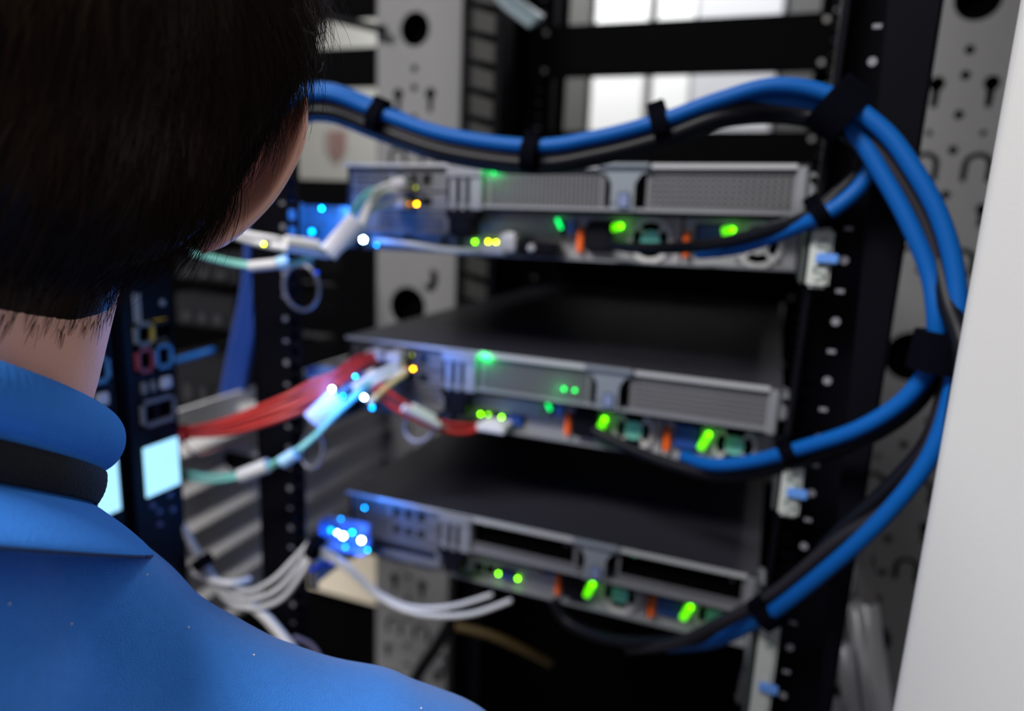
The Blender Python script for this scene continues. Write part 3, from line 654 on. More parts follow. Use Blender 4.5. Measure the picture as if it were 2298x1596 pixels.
light_dot(770,1203,-.045,0.0021,led_w,'left blue-white light of the bottom server',BG,0.10)
light_dot(757,1196,-.045,0.0011,led_w,'small blue-white light at the left edge of the bottom cluster')
light_dot(811,1213,-.045,0.0021,led_w,'right blue-white light of the bottom server',BG,0.10)
light_dot(825,1235,-.04,0.0010,led('cyan_light',(0,.7,1),16),'small cyan light right below the bottom blue-white pair')
light_dot(818,1140,-.02,0.0008,led_b,'faint blue light above the bottom pair',BG,0.03)
light_dot(932,309,-.10,0.0008,led('deep_blue_light',(0,.05,1),9),'tiny deep blue light on the big cable bundle')
light_dot(710,612,-.05,0.0007,led('deep_blue_light',(0,.05,1),9),'tiny deep blue light above the metal ring')
light_dot(790,1195,-.05,0.0013,led_b,'blue light between and above the bottom blue-white pair')
light_dot(742,1190,-.045,0.0018,led('blue_mid_light',(0.0,0.3,1.0),14),'broad blue light at the left end of the bottom cluster')
light_dot(765,1165,-.04,0.0012,led('blue_mid_light',(0.0,0.3,1.0),14),'blue light directly above the bottom cluster')
light_dot(775,1228,-.045,0.0013,led('blue_mid_light',(0.0,0.3,1.0),14),'blue light directly below the bottom cluster')
light_dot(845,550,-.03,0.0012,led('blue_mid_light',(0.0,0.3,1.0),14),'blue light touching the right side of the brightest one on the top server')
light_dot(835,915,-.08,0.0016,led('blue_mid_light',(0.0,0.3,1.0),14),'broad blue light below right of the middle blue-white pair')
light_dot(700,520,-.0,0.0022,led('blue_mid_light',(0.0,0.3,1.0),14),'broad blue light inside the lit pocket left of the top server')
def glow_catcher(px0,py0,px1,py1,Y,label):  # frosted panel added to catch blue glow, some blue put into its colour
    a=ay(px0,py0,Y); b=ay(px1,py1,Y); t=thing('clip_or_catcher',((a.x+b.x)/2,Y,min(a.z,b.z)),label,'clip')
    MB().box(a.x,b.x,Y,Y+.008,b.z,a.z,.002).box(a.x,a.x+.003,Y-.012,Y,b.z,a.z,.001).box(a.x,b.x,Y-.012,Y,b.z,b.z+.003,.001).build('catcher_body', mat('glow_catcher_blue',(0.10,0.20,0.50),0.4), t)
glow_catcher(728,1160,828,1240,-.026,'frosted panel added to catch the blue glow at the left end of the bottom server')
glow_catcher(700,822,812,862,-.048,'frosted panel added to catch the blue glow behind the tip of the red bunch')
# lit pocket : rail end bracket left of the top server
t = thing('rail_bracket', (-0.02,0.02,-0.09), 'pale metal rail bracket lit blue at the left end of the top server', 'bracket')
a = ay(676,460,0.01); b = ay(800,548,0.01)
MB().plate(rect(a.x,b.x,b.z,a.z),[circ((a.x+b.x)/2-.008,(a.z+b.z)/2,0.0022,12)],0.01,0.012).box(a.x,a.x+.003,-0.06,0.01,b.z-.004,a.z+.002).box(a.x,b.x,-0.02,0.01,b.z-.003,b.z).build('bracket_plate', zinc, t)
for pz,nm in ((-.27,'middle'),(-.44,'bottom')):
    t = thing('rail_bracket', (-0.02,0.02,pz), 'dull metal rail bracket at the left end of the %s server'%nm, 'bracket')
    MB().box(-0.012,-0.002,-0.06,0.6,pz,pz+0.035).box(-0.012,0.0,-0.062,-0.058,pz-.005,pz+.055,0.001).build('bracket_plate', steel, t)
# metal rings
def ring(px,py,Y,rx,rz,th,label,tilt=0.0):
    c = ay(px,py,Y); pts=[]
    for k in range(0,25):
        a = 2*PI*k/24*0.93+1.9
        pts.append(c+Vector((rx*math.cos(a), tilt*math.sin(a)*rz, rz*math.sin(a))))
    t = thing('cable_ring', c, label, 'ring')
    MB().tube(pts, th, 8, 3).build('ring_wire', mat('ring_grey',(0.22,0.22,0.26),0.4,0.4), t, smooth=True)
    MB().box(c.x-.006,c.x+.006,c.y-.002,c.y+.012,c.z+rz-.003,c.z+rz+.004,.001).build('ring_base', steel, t)
ring(676,645,-.082,0.020,0.0215,0.0018,'round grey cable ring on the left post under the aqua fibres')
ring(940,958,-.02,0.016,0.014,0.0022,'grey cable ring half hidden under the middle server',0.4)
ring(700,1010,-.07,0.013,0.018,0.0018,'grey cable ring left of the bottom server, behind the pale label',0.2)

# neighbour bay: blue bundle and dark gear left of the rack
for k,(dx,rr) in enumerate(((-14,.008),(4,.008),(20,.007))):
    cable(P((578+dx,400,.12),(576+dx,560,.12),(566+dx,660,.12),(545+dx,760,.12),(522+dx,880,.12),(500+dx,1020,.12),(485+dx,1090,.12)), rr, mat('navy_cable', (0.003,0.032,0.20),0.4), ['left thick navy cable hanging in the dark bay','middle thick navy cable hanging in the dark bay','right thick navy cable hanging in the dark bay'][k], group='navy cables in the dark bay left of the rack')
gearm = mat('gear_dark', (0.008,0.008,0.011), 0.5, spec=.15); gearg = mat('gear_grey', (0.02,0.02,0.025), 0.5, spec=.2)
def gear(px0,py0,px1,py1,Y,m,label,det=None):
    a=ay(px0,py0,Y); b=ay(px1,py1,Y)
    t=thing('equipment_box',((a.x+b.x)/2,Y+.1,min(a.z,b.z)),label,'equipment')
    MB().box(a.x,b.x,Y,Y+.25,b.z,a.z,.003).build('box_case',m,t)
    w_=(b.x-a.x); h_=(a.z-b.z)
    d=MB(); 
    for k in range(3): d.box(a.x+w_*(.15+.25*k),a.x+w_*(.32+.25*k),Y-.004,Y,b.z+h_*.15,b.z+h_*.45,.001)
    d.build('box_modules',gearg,t)
gear(390,655,530,745,.16,gearm,'dark equipment box in the left bay, topmost')
gear(390,790,535,935,.16,gearm,'dark equipment box in the left bay, above the grey ribbed panel')
gear(390,570,540,640,.16,gearm,'dark equipment box in the left bay just under the aqua fibres')
for (p0,p1,r_,mm,lb) in (((388,812,.10),(480,786,.10),.0045,bluec,'blue highlight across the dark equipment in the left bay, built as a tube'),((600,560,.13),(590,480,.13),.006,bluec,'blue cable seen in the gap between ear and post')):
    tag(MB().tube([ay(*p0),ay(*p1)],r_,10,smooth=False).build('blue_cable',mm,smooth=True),lb,'cable')  # the tube across the equipment puts a blue highlight into shape and colour
for (q0,q1,lb) in (((412,940),(468,1000),'left pale grey plate behind the red bunch'),((500,905),(590,960),'right pale grey plate behind the red bunch')):
    a=ay(*q0,.1); b=ay(*q1,.1)
    tag(MB().box(a.x,b.x,.1,.13,b.z,a.z,.002).build('metal_plate',mat('plate_grey',(0.45,0.45,0.46),0.45,0.2)),lb,'plate')
cross = thing('cross_bar',(-0.2,0.08,-0.27),'black cross bar behind the red bunch in the left bay','bar')
a=ay(405,1010,.08); b=ay(612,1000,.08)
MB().box(a.x,b.x,.075,.085,min(a.z,b.z)-.010,min(a.z,b.z)+.010).build('bar_body',black,cross)

# ================================================================ power strips (two)
def pdu(y0, y1, X, label, full=True):
    t = thing('power_strip', (X-.025,(y0+y1)/2,-1.3), label, 'power strip')
    MB().box(X-.05,X,y0,y1,-1.3,0.9,.003).build('strip_body', mat('strip_black', (0.002,0.002,0.006), 0.5, bump=.05, spec=.12), t)
    W = y1-y0
    def yy(f): return y0+W*f
    def frame(fa,fb,z0,z1,m,th=0.0034):
        f = MB(); e=.0012; xa,xb=X,X+.003
        f.box(xa,xb,yy(fa),yy(fb),z1-th,z1,).box(xa,xb,yy(fa),yy(fb),z0,z0+th).box(xa,xb,yy(fa),yy(fa)+th,z0,z1).box(xa,xb,yy(fb)-th,yy(fb),z0,z1)
        f.build('socket_frame', m, t)
    zs = lambda py: ax(340,py,-0.10).z
    def socket(fa,fb,z0,z1):
        MB().box(X,X+.0015,yy(fa),yy(fb),z0,z1,.0005).build('socket_face', pit, t)
    zt,zb_ = zs(720),zs(772)
    frame(.22,.86,zb_,zt,greyp); frame(.5,.86,zb_-.0004,zt+.0004,yellowp); socket(.30,.48,zb_+.006,zt-.006); socket(.58,.76,zb_+.006,zt-.006)
    zt,zb_ = zs(776),zs(832)
    frame(.22,.53,zb_,zt,redp); frame(.55,.88,zb_,zt,skybluep); socket(.30,.46,zb_+.006,zt-.006); socket(.62,.8,zb_+.006,zt-.006)
    zt,zb_ = zs(848),zs(888)
    for fa,fb,m in ((.27,.36,greyp),(.43,.52,greyp),(.62,.82,whiteplas)):
        MB().box(X,X+.004,yy(fa),yy(fb),zb_+.004,zt-.002,.001).build('breaker_switch', m, t)
    zt,zb_ = zs(895),zs(955)
    frame(.24,.88,zb_,zt,greyp); socket(.32,.5,zb_+.007,zt-.007); socket(.6,.78,zb_+.007,zt-.007)
    zt,zb_ = zs(1000),zs(1112)
    MB().box(X,X+.0015,yy(.24),yy(.90),zb_,zt,.0004).build('display_screen', mat('lit_screen',(0.45,0.85,1.0),.4,emit=1.0,ecol=(0.42,0.83,1.0)), t, label='glowing pale blue display')
    for fa,pz in ((.34,1135),(.68,1128),(.45,1155),(.72,1165),(.45,1185)):
        z = zs(pz); MB().cyl((X,yy(fa),z),(1,0,0),.0024,.002,14).build('push_button', mat('button_violet',(0.07,0.06,0.16),.4), t)
    m = MB()
    for k in range(3):
        z = zs(690); m.box(X,X+.0004,yy(.26+.045*k),yy(.285+.045*k),z-.013,z+.014)
    m.build('printed_text', mat('text_grey',(0.4,0.42,0.42),.6), t)
    MB().cyl((X,yy(.78),zs(683)),(1,0,0),.003,.0005,12).build('printed_mark', mat('mark_dim',(0.25,0.25,0.26),.6), t)
pdu(-0.193,-0.134,-0.10,'black power strip nearer the servers, with coloured sockets and a lit display')
pdu(-0.258,-0.200,-0.10,'black power strip half hidden by the neck, with its display behind the collar')

# ================================================================ the white door, right
doorm = mat('white_door_paint', (0.44,0.44,0.445), 0.5, bump=0.08, bscale=500)
dt = thing('rack_door', (0.55,-0.26,-1.35), 'open white rack door at the right edge of the photo', 'door')
D0 = Vector((0.5037,-0.2395,0)); dirv = Vector((0.80,-0.60,0)).normalized(); nv = Vector((-dirv.y*-1,0,0))
nrm = Vector((-0.60,-0.80,0)).normalized()      # face towards the camera
prof = []
R_ = 0.006
prof.append(D0+(-nrm)*0.022)
for k in range(0,7):
    a_ = PI/2*k/6
    prof.append(D0+dirv*(R_-R_*math.cos(a_))+nrm*(R_*math.sin(a_)))
prof.append(D0+dirv*0.018+nrm*R_)
prof.append(D0+dirv*0.62+nrm*R_)
prof.append(D0+dirv*0.62-nrm*0.022)
m = MB(); n = len(prof)
m.add([(q.x,q.y,-1.35) for q in prof]+[(q.x,q.y,1.2) for q in prof], [(i,(i+1)%n,n+(i+1)%n,n+i) for i in range(n)]+[tuple(range(n))[::-1],tuple(range(n,2*n))])
m.build('door_panel', doorm, dt)
m = MB()
for z in (-1.1,0.9): m.box(0.565,0.585,-0.275,-0.24,z-.04,z+.04,.003)
m.build('door_hinge', zinc, dt)

# grey rods at the lower right
rodm = mat('grey_rod',(0.50,0.50,0.55),0.35,0.2)
rt = thing('cable_trunking', ay(1950,1596,.1)*1.0, 'stack of pale grey plastic trunking rods leaning at the lower right', 'trunking')
for a_,b_,rr in (((1945,1350,.1),(2010,1800,.1),.0105),((1925,1362,.11),(1975,1800,.11),.0100),((1895,1450,.10),(1935,1800,.10),.0085),((1875,1575,.10),(1900,1800,.10),.008)):
    MB().tube([ay(*a_),ay(*b_)],rr,12,smooth=False).build('rod', rodm, rt, smooth=True)
MB().tube([ay(1942,1205,.1),ay(1935,1270,.1),ay(1950,1352,.1)],.0085,10).build('rod_bracket', mat('rod_bracket',(0.22,0.21,0.22),0.4,.3), rt, smooth=True)
MB().ball(ay(1938,1192,.1),.007).build('rod_cap', rodm, rt, smooth=True)
MB().tube([ay(1915,1250,.1),ay(1900,1320,.1)],.006,8,smooth=False).build('rod_clip', rodm, rt)
# things low under the bottom server
cable(P((1000,1400,.3),(1100,1425,.3),(1180,1460,.3),(1240,1490,.3)), .007, mat('ochre_cable',(0.10,0.06,0.005),.5), 'dull ochre cable in the dark below the bottom server')
cable(P((1010,1400,.25),(980,1450,.25),(930,1530,.25),(925,1600,.25)), .010, blackc, 'thick black cable crossing the foot of the left perforated strip')
tag(MB().tube([ay(980,1520,.3),ay(995,1480,.3)],.010,10,smooth=False).build('metal_stub', steel, smooth=True), 'small dull metal foot in the dark under the bottom server', 'foot')
lv = thing('release_lever', ay(1665,1500,.0), 'grey metal lever hanging beside the bottom rail latch', 'lever')
MB().tube(P((1682,1420,.0),(1680,1480,-.01),(1668,1530,-.01),(1662,1575,.0)),.0035,8).build('lever_arm', steel, lv, smooth=True)
MB().cyl(ay(1665,1568,0),(0,1,0),.006,.004,14).build('lever_pivot', steel, lv)
#@PERSON@
# ================================================================ the person
import numpy as np
from mathutils.bvhtree import BVHTree
def cwv(v): return CAM + M3 @ Vector(v)
def dirv3(v): return (M3 @ Vector(v)).normalized()
HO = cw(-0.177,0.2595,0.1057)
Hr = dirv3((0.770,0.568,-0.289)); Hf = dirv3((-0.501,0.820,0.277)); Hu = Hr.cross(Hf); Hu.normalize(); Hf = Hu.cross(Hr)
def hl(r,f,u): return HO+Hr*r+Hf*f+Hu*u
HM = Matrix((Hr,Hf,Hu)).transposed()
NK = cw(-0.2257,0.2447,-0.0003)                       # base of the neck
Tu = dirv3((0.1173,0.3068,0.9445)); Tr = dirv3((0.9553,0.2250,-0.1918)); Tb = dirv3((0.2714,-0.9248,0.2667))
person = thing('person', (NK.x, NK.y, -1.42), 'person in a blue collared shirt and black lanyard, leaning in towards the servers', 'person')
skin = mat('skin', (0.86,0.46,0.35), 0.5, noise=0.08, nscale=60, bump=0.15, bscale=900)
skin.node_tree.nodes['Principled BSDF'].inputs['Subsurface Weight'].default_value = 0.25
skin.node_tree.nodes['Principled BSDF'].inputs['Subsurface Radius'].default_value = (0.012,0.004,0.002)
skin.node_tree.nodes['Principled BSDF'].inputs['Subsurface Scale'].default_value = 0.6
def remeshed(mb, name, m, parent, vox, it=12, lap=0.5, extra=None):
    o = mb.build('tmp', m, None)
    rm = o.modifiers.new('r','REMESH'); rm.mode='VOXEL'; rm.voxel_size=vox; rm.use_smooth_shade=True
    sm = o.modifiers.new('s','SMOOTH'); sm.factor=lap; sm.iterations=it
    dg = bpy.context.evaluated_depsgraph_get(); dg.update()
    me = bpy.data.meshes.new_from_object(o.evaluated_get(dg)); bpy.data.objects.remove(o)
    me.name = name
    if extra: extra(me)
    off_ = wl(parent); me.transform(Matrix.Translation(-off_)); me.shade_smooth()
    if not me.materials: me.materials.append(m)
    o = bpy.data.objects.new(name, me); COL.objects.link(o); o.parent = parent
    return o
def cap(mb, a, b, ra, rb, n=20):
    a = Vector(a); b = Vector(b)
    mb.ball(a, ra, n, 12); mb.ball(b, rb, n, 12); mb.tube([a,b],(lambda t:(ra+(rb-ra)*t)),n,smooth=False)
# ---- body (skin): head, neck, forearms, hands
bd = MB()
bd.ball(hl(0,-.010,.034), (.0745,.092,.086), 32, 20, HM)
bd.ball(hl(0,-.042,-.005), (.062,.052,.062), 28, 16, HM)
bd.ball(hl(0,.034,-.030), (.060,.056,.075), 28, 16, HM)
bd.ball(hl(0,.052,-.085), (.034,.034,.026), 20, 12, HM)
bd.ball(hl(0,.094,-.028), (.010,.016,.022), 14, 10, HM)
bd.ball(hl(0,.104,-.040), (.013,.011,.010), 14, 10, HM)
bd.ball(hl(0,.086,-.066), (.022,.010,.008), 14, 10, HM)
for s in (-1,1):
    bd.ball(hl(s*.034,.074,-.030), (.022,.018,.018), 14, 10, HM)
    bd.ball(hl(s*.030,.083,.012), (.022,.010,.007), 14, 10, HM)
cap(bd, hl(-.010,-.026,-.035), NK+Tr*.007+Tu*0.005, .054, .062, 28)
cap(bd, NK+Tr*.007+Tu*0.005, NK-Tu*.08, .062, .065, 28)
shR = cw(0.020,0.345,-0.262); elR = cw(0.04,0.37,-0.47); wrR = cw(-0.04,0.47,-0.56)
shL = NK-Tr*0.185-Tu*0.12; elL = cw(-0.46,0.32,-0.40); wrL = cw(-0.32,0.46,-0.52)
for sh,el,wr,s in ((shR,elR,wrR,1),(shL,elL,wrL,-1)):
    cap(bd, sh, el, .040, .036); cap(bd, el, wr, .036, .025)
    d = (wr-el).normalized(); side = d.cross(Vector((0,0,1))).normalized(); upv = side.cross(d)
    pc = wr+d*.045
    bd.ball(pc, (.040,.045,.015), 16, 10, Matrix((side,d,upv)).transposed())
    for k,(o_,ln) in enumerate(((-.030,.058),(-.010,.070),(.010,.066),(.029,.052))):
        b0 = wr+d*.075+side*o_; b1 = b0+d*ln*.5-upv*.008; b2 = b1+d*ln*.35-upv*.022; b3 = b2+d*ln*.1-upv*.018
        cap(bd,b0-d*.02,b1,.0095,.0088,12); cap(bd,b1,b2,.0088,.008,12); cap(bd,b2,b3,.008,.007,12)
    b0 = wr+d*.02-side*s*.03; cap(bd,b0,b0+d*.03-side*s*.025-upv*.01,.0115,.010,12); cap(bd,b0+d*.03-side*s*.025-upv*.01,b0+d*.055-side*s*.028-upv*.024,.010,.008,12)
body_m = MB(); body_m.v = list(bd.v); body_m.f = list(bd.f)
# ear sheets, joined to the same skin mesh after remeshing
A_ = [(428,505),(452,470),(500,438),(548,410),(575,368),(598,320),(632,274),(668,236),(688,212)]
R_ = [(452,570),(505,552),(560,510),(612,456),(652,395),(680,335),(690,285),(691,245),(690,214)]
def ear_grid():
    n = len(A_); rows = []
    for i in range(n):
        ax_,ay_ = A_[i]; rx,ry = R_[i]; t = i/(n-1); thick = 1.0 if 0 < i < n-1 else 0.3
        L = lambda q,dd: ad(ax_+(rx-ax_)*q, ay_+(ry-ay_)*q, dd)
        b = .2915+.003*t
        rows.append([L(-.10,b+.004), L(.12,b-.002), L(.38,b-.0055*thick-.002), L(.68,b-.0085*thick-.002), L(.90,b-.0085*thick-.001), L(1.0,b-.004), L(.97,b+.001), L(.82,b+.002), L(.60,b-.001), L(.35,b+.003), L(.05,b+.007)])
    return rows
def add_ear(me):
    global BVH0
    BVH0 = BVHTree.FromPolygons([v.co.copy() for v in me.vertices], [tuple(p.vertices) for p in me.polygons])
    bm = bmesh.new(); bm.from_mesh(me)
    rows = ear_grid()
    # smooth both ways
    fine = [catmull([Vector(p) for p in r], 4) for r in rows]
    m_ = len(fine[0]); cols = [catmull([fine[i][j] for i in range(len(fine))], 5) for j in range(m_)]
    V = [[bm.verts.new(cols[j][i]) for j in range(m_)] for i in range(len(cols[0]))]
    for i in range(len(V)-1):
        for j in range(m_-1): bm.faces.new((V[i][j],V[i][j+1],V[i+1][j+1],V[i+1][j]))
    for i in (0,-1):
        try: bm.faces.new(V[i] if i else V[i][::-1])
        except Exception: pass
    # left ear: mirrored about the head's mid plane
    W = [[bm.verts.new(v.co-Hr*2*((v.co-HO).dot(Hr))) for v in row] for row in V]
    for i in range(len(W)-1):
        for j in range(m_-1): bm.faces.new((W[i][j],W[i+1][j],W[i+1][j+1],W[i][j+1]))
    bm.to_mesh(me); bm.free()
body = remeshed(body_m, 'body', skin, person, 0.0034, 10, 0.5, add_ear)
# ---- eyes
for s in (-1,1):
    e_ = MB().ball(hl(s*.031,.083,-.004), .0118, 16, 12).build('eye', mat('eye_white',(0.7,0.68,0.66),0.2), person, smooth=True)
    MB().ball(hl(s*.031,.0935,-.004), (.005,.002,.005), 12, 8, HM).build('iris', mat('iris_brown',(0.06,0.03,0.015),0.2), e_, smooth=True)
# ---- hair
me = body.data
bvh = BVH0
HC = hl(0,-.012,.02)
def interp(a, xs, ys):
    for i in range(len(xs)-1):
        if a <= xs[i+1]: return ys[i]+(ys[i+1]-ys[i])*(a-xs[i])/(xs[i+1]-xs[i])
    return ys[-1]
AZ = [0,30,50,66,80,90,97,104,112,125,150,180]; LO = [-.074,-.075,-.071,-.058,-.043,-.012,.026,.014,-.012,.030,.068,.075]
def hairlow(q):
    a = math.degrees(math.atan2(abs(q[0]), -q[1])); return interp(a, AZ, LO)
EL0 = (.074,.002,-.038); EL1 = (.087,-.014,.044)
def meff(q):
    m_ = q[2]-hairlow(q); p = Vector((abs(q[0]),q[1],q[2])); a = Vector(EL0); b = Vector(EL1)
    t = max(0,min(1,(p-a).dot(b-a)/(b-a).length_squared)); d = (p-a-(b-a)*t).length-.004-.021*(1-t)
    if q[2] > .036: return m_+.012*min(1,(q[2]-.036)/.01)
    return min(m_, d)
def loc(p): d = p-HO; return (d.dot(Hr), d.dot(Hf), d.dot(Hu))
def scalp(dr):
    hit, n, i, d = bvh.ray_cast(HC+dr*0.17, -dr)
    return hit, n
hairm = mat('dark_brown_hair', (0.018,0.008,0.004), 0.40, noise=0.8, nscale=45, spec=0.14)
# under-cap
nu, nv = 150, 60; cap_ = MB(); vs=[]; fs=[]
def capdir(th, ph): return Hr*(math.sin(th)*math.cos(ph))+Hf*(math.sin(th)*math.sin(ph))+Hu*math.cos(th)
def capm(th, ph):
    hit, n = scalp(capdir(th, ph))
    if hit is None: return None, -1
    q = loc(hit); return hit, meff(q)
for j in range(nu):
    ph = 2*PI*j/nu; th = 0.3
    while th < 3.0 and capm(th, ph)[1] > 0: th += .04
    a, b = th-.04, th
    for _ in range(10):
        c_ = (a+b)/2
        if capm(c_, ph)[1] > 0: a = c_
        else: b = c_
    for i in range(nv+1):
        t_ = a*i/nv; hit, m_ = capm(t_, ph); dr = capdir(t_, ph)
        if hit is None: hit = HC+dr*.08; m_ = .05
        vs.append(hit+dr*max(-0.0003, min(0.0085, -0.0003+m_*0.20)))
for j in range(nu):
    for i in range(nv): a=j*(nv+1)+i; b=((j+1)%nu)*(nv+1)+i; fs.append((a,b,b+1,a+1))
cap_.add(vs, fs); hair = cap_.build('hair', hairm, person, smooth=True)
# strands, same hair mesh
rng = np.random.default_rng(3)
WH = hl(.012,-.075,.085)
SV=[]; SF=[]
def strand(pts, r0, r1):
    base = len(SV); k = len(pts)
    for i,p in enumerate(pts):
        t = (pts[min(i+1,k-1)]-pts[max(i-1,0)]).normalized(); n1 = t.orthogonal().normalized(); n2 = t.cross(n1); r = r0+(r1-r0)*i/(k-1)
        for j in range(3):
            a = 2*PI*j/3; SV.append(p+n1*(math.cos(a)*r)+n2*(math.sin(a)*r))
    for i in range(k-1):
        for j in range(3): SF.append((base+i*3+j, base+i*3+(j+1)%3, base+(i+1)*3+(j+1)%3, base+(i+1)*3+j))
made = 0; tries = 0
while made < 18000 and tries < 90000:
    tries += 1
    z = rng.uniform(-.95,1); ph = rng.uniform(0,2*PI); s_ = math.sqrt(1-z*z)
    dr = Hr*(s_*math.cos(ph))+Hf*(s_*math.sin(ph))+Hu*z
    if dr.dot(HC-CAM) > 0.10: continue            # the far side is covered by the cap
    hit, n = scalp(dr)
    if hit is None: continue
    q = loc(hit); m_ = meff(q)
    if m_ < -0.003 + rng.uniform(-.002,.002): continue
    if n.dot(dr) < 0: n = -n
    away = (hit-WH); away = (away-n*away.dot(n)); away.normalize()
    down = (-Hu - n*(-Hu).dot(n)).normalized()
    g = min(1, max(0, (0.03-q[2])/0.07))
    swirl = n.cross(away)*0.35
    d = (away*(1-g*.6)+down*(g*.9)+swirl*(1-g)+Vector(rng.normal(0,.13,3))).normalized()
    ql = Vector((abs(q[0]),q[1],q[2])); ea = Vector(EL0); eb = Vector(EL1); et = max(0,min(1,(ql-ea).dot(eb-ea)/(eb-ea).length_squared)); ev = ea+(eb-ea)*et-ql
    if ev.length < .045:
        s_g = 1 if q[0] > 0 else -1; ew = (Hr*(ev.x*s_g)+Hf*ev.y+Hu*ev.z).normalized(); k_ = d.dot(ew)
        if k_ > 0: d = (d-ew*k_*1.15).normalized()
    near = min(1, max(0.0, m_/0.05))
    L = (0.007+0.029*near)*rng.uniform(.7,1.2); 
    h = 0.0006+near*rng.uniform(.004,.011); base = hit+n*(0.0003+max(0,min(0.0078,m_*0.14))*0.9)
    pts=[]
    for k in range(6):
        t = k/5; pts.append(base+d*(L*t)+n*(h*(t-.55*t*t)-(L*t)**2/(2*.085)*.9))
    bad = False
    for pk in pts[1:]:
        e_ = loc(pk)
        if abs(e_[0]) < .05 or e_[2] > .040: continue
        fu = Vector((e_[1],e_[2])); a2 = Vector(EL0[1:]); b2 = Vector(EL1[1:]); t2 = max(0,min(1,(fu-a2).dot(b2-a2)/(b2-a2).length_squared))
        if (fu-a2-(b2-a2)*t2).length < .003+.013*(1-t2): bad = True; break
    if bad: continue
    strand(pts, rng.uniform(.00009,.00016), .00004); made += 1
# nape wisps on the skin
for k in range(420):
    a = rng.uniform(-70,70); ra = math.radians(a)
    dr = (Hr*math.sin(ra)-Hf*math.cos(ra)-Hu*rng.uniform(.75,1.35)).normalized()
    hit,n = scalp(dr)
    if hit is None: continue
    q = loc(hit)
    if not (-.018 < q[2]-hairlow(q) < .004): continue
    if n.dot(dr) < 0: n = -n
    down = (-Hu-n*(-Hu).dot(n)).normalized(); d = (down+Vector(rng.normal(0,.35,3))); d = (d-n*d.dot(n)).normalized(); L = rng.uniform(.006,.014)
    pts=[hit+n*(.0003+.0012*math.sin(PI*t))+d*(L*t)+n.cross(d)*(.003*t*t*rng.uniform(-1,1)) for t in (0,.25,.5,.75,1)]
    strand(pts, .00006, .00002)
off_ = wl(person); hm = bmesh.new(); hm.from_mesh(hair.data)
n0 = len(hair.data.vertices); hm.free()
allv = [v.co.copy() for v in hair.data.vertices]+[v-off_ for v in SV]
allf = [tuple(p.vertices) for p in hair.data.polygons]+[tuple(i+n0 for i in f) for f in SF]
nm = bpy.data.meshes.new('hair'); nm.from_pydata(allv,[],allf); nm.update(); nm.shade_smooth(); nm.materials.append(hairm); hair.data = nm
# ---- shirt
shirtm = mat('blue_shirt', (0.040,0.225,0.76), 0.85, noise=0.10, nscale=260, bump=0.5, bscale=1400, spec=0.15)
shirtm.node_tree.nodes['Principled BSDF'].inputs['Sheen Weight'].default_value = 0.2
sh = MB()
crest = [(265,1225,.246,.030,-.82,.57),(325,1262,.250,.034,-.75,.66),(410,1352,.256,.036,-.62,.78),(560,1430,.265,.040,-.45,.89),(700,1492,.273,.045,-.38,.92),(860,1523,.283,.050,-.33,.94),(970,1572,.290,.052,-.45,.89),(1070,1602,.300,.054,-.5,.87),(1150,1690,.312,.055,-.75,.65)]
prev=None
for (x,y,d,r,nx,ny) in crest:
    k = F*r/math.sqrt((d+.01)**2-r*r); c = ad(x+nx*k, y+ny*k, d+.01)
    if prev: cap(sh, prev[0], c, prev[1], r, 24)
    prev=(c,r)
cap(sh, prev[0], shR, prev[1], .056, 24)
TM = Matrix((Tr,Tb,Tu)).transposed()
sh.ball(NK-Tu*.145-Tb*.045+Tr*.0, (.155,.080,.115), 32, 20, TM)
cap(sh, NK-Tu*.045, NK-Tu*.12, .070, .10, 28)
cap(sh, NK-Tr*.05-Tu*.075, shL, .05, .056, 24)
for s_ in (-1,1):
    cap(sh, NK-Tu*.15-Tb*.05+Tr*.07*s_, cw(-0.305,0.075,-0.455)-Tb*.01+Tr*.05*s_, .088, .095, 24)
PV = cw(-0.305,0.075,-0.455)
sh.ball(NK-Tu*.24-Tb*.05, (.155,.10,.16), 32, 18, TM)
pel = PV
sh.ball(pel, (.15,.105,.12), 28, 16, TM); cap(sh, NK-Tu*.22-Tb*.05, pel, .125, .125, 28)
for s_,e_ in ((shR,elR),(shL,elL)):
    cap(sh, s_, s_.lerp(e_,.62), .056, .053, 24)
def folds(me):
    from mathutils import noise as nz
    me.update(); ns = [v.normal.copy() for v in me.vertices]; out = []
    for v, n_ in zip(me.vertices, ns):
        p = v.co.copy(); f_ = nz.noise(p*16)*.0024+nz.noise(p*45)*.0006; p += n_*f_; out += [p.x, p.y, p.z]
    me.vertices.foreach_set('co', out); me.update()
shirt = remeshed(sh, 'shirt', shirtm, person, 0.0042, 26, 0.5, folds)
# collar: a folded leaf around the neck, pinched by the lanyard
ribm = mat('ribbed_collar', (0.038,0.21,0.72), 0.85, noise=0.08, nscale=200, bump=0.3, bscale=900, spec=0.15)
nt = ribm.node_tree
def ringpt(a, rad, h): return NK+Tr*(math.cos(a)*(.073+rad))+Tb*(math.sin(a)*(.0889+rad))+Tu*h
prof = [(-.009,-.040),(-.008,-.012),(-.003,-.0045),(.003,-.0045),(.0078,-.009),(.0095,-.016),(.0078,-.0225),(.0045,-.0275),(.0045,-.0385),(.0075,-.0408),(.0165,-.0455),(.0255,-.0510),(.0303,-.0551),(.0295,-.0570),(.024,-.0560),(.008,-.046)]
NA = 360; cm = MB(); V=[]
pf = catmull([Vector((a,b,0)) for a,b in prof], 3)
for j in range(NA):
    a = 2*PI*j/NA; rr = 0.00035*(1 if j%2 else -1)
    tilt = 0
    for q in pf:
        w_ = 1.0 if q.y > -.03 else (.3 if q.y > -.048 else 0)
        V.append(ringpt(a, q.x+rr*w_, q.y+tilt))
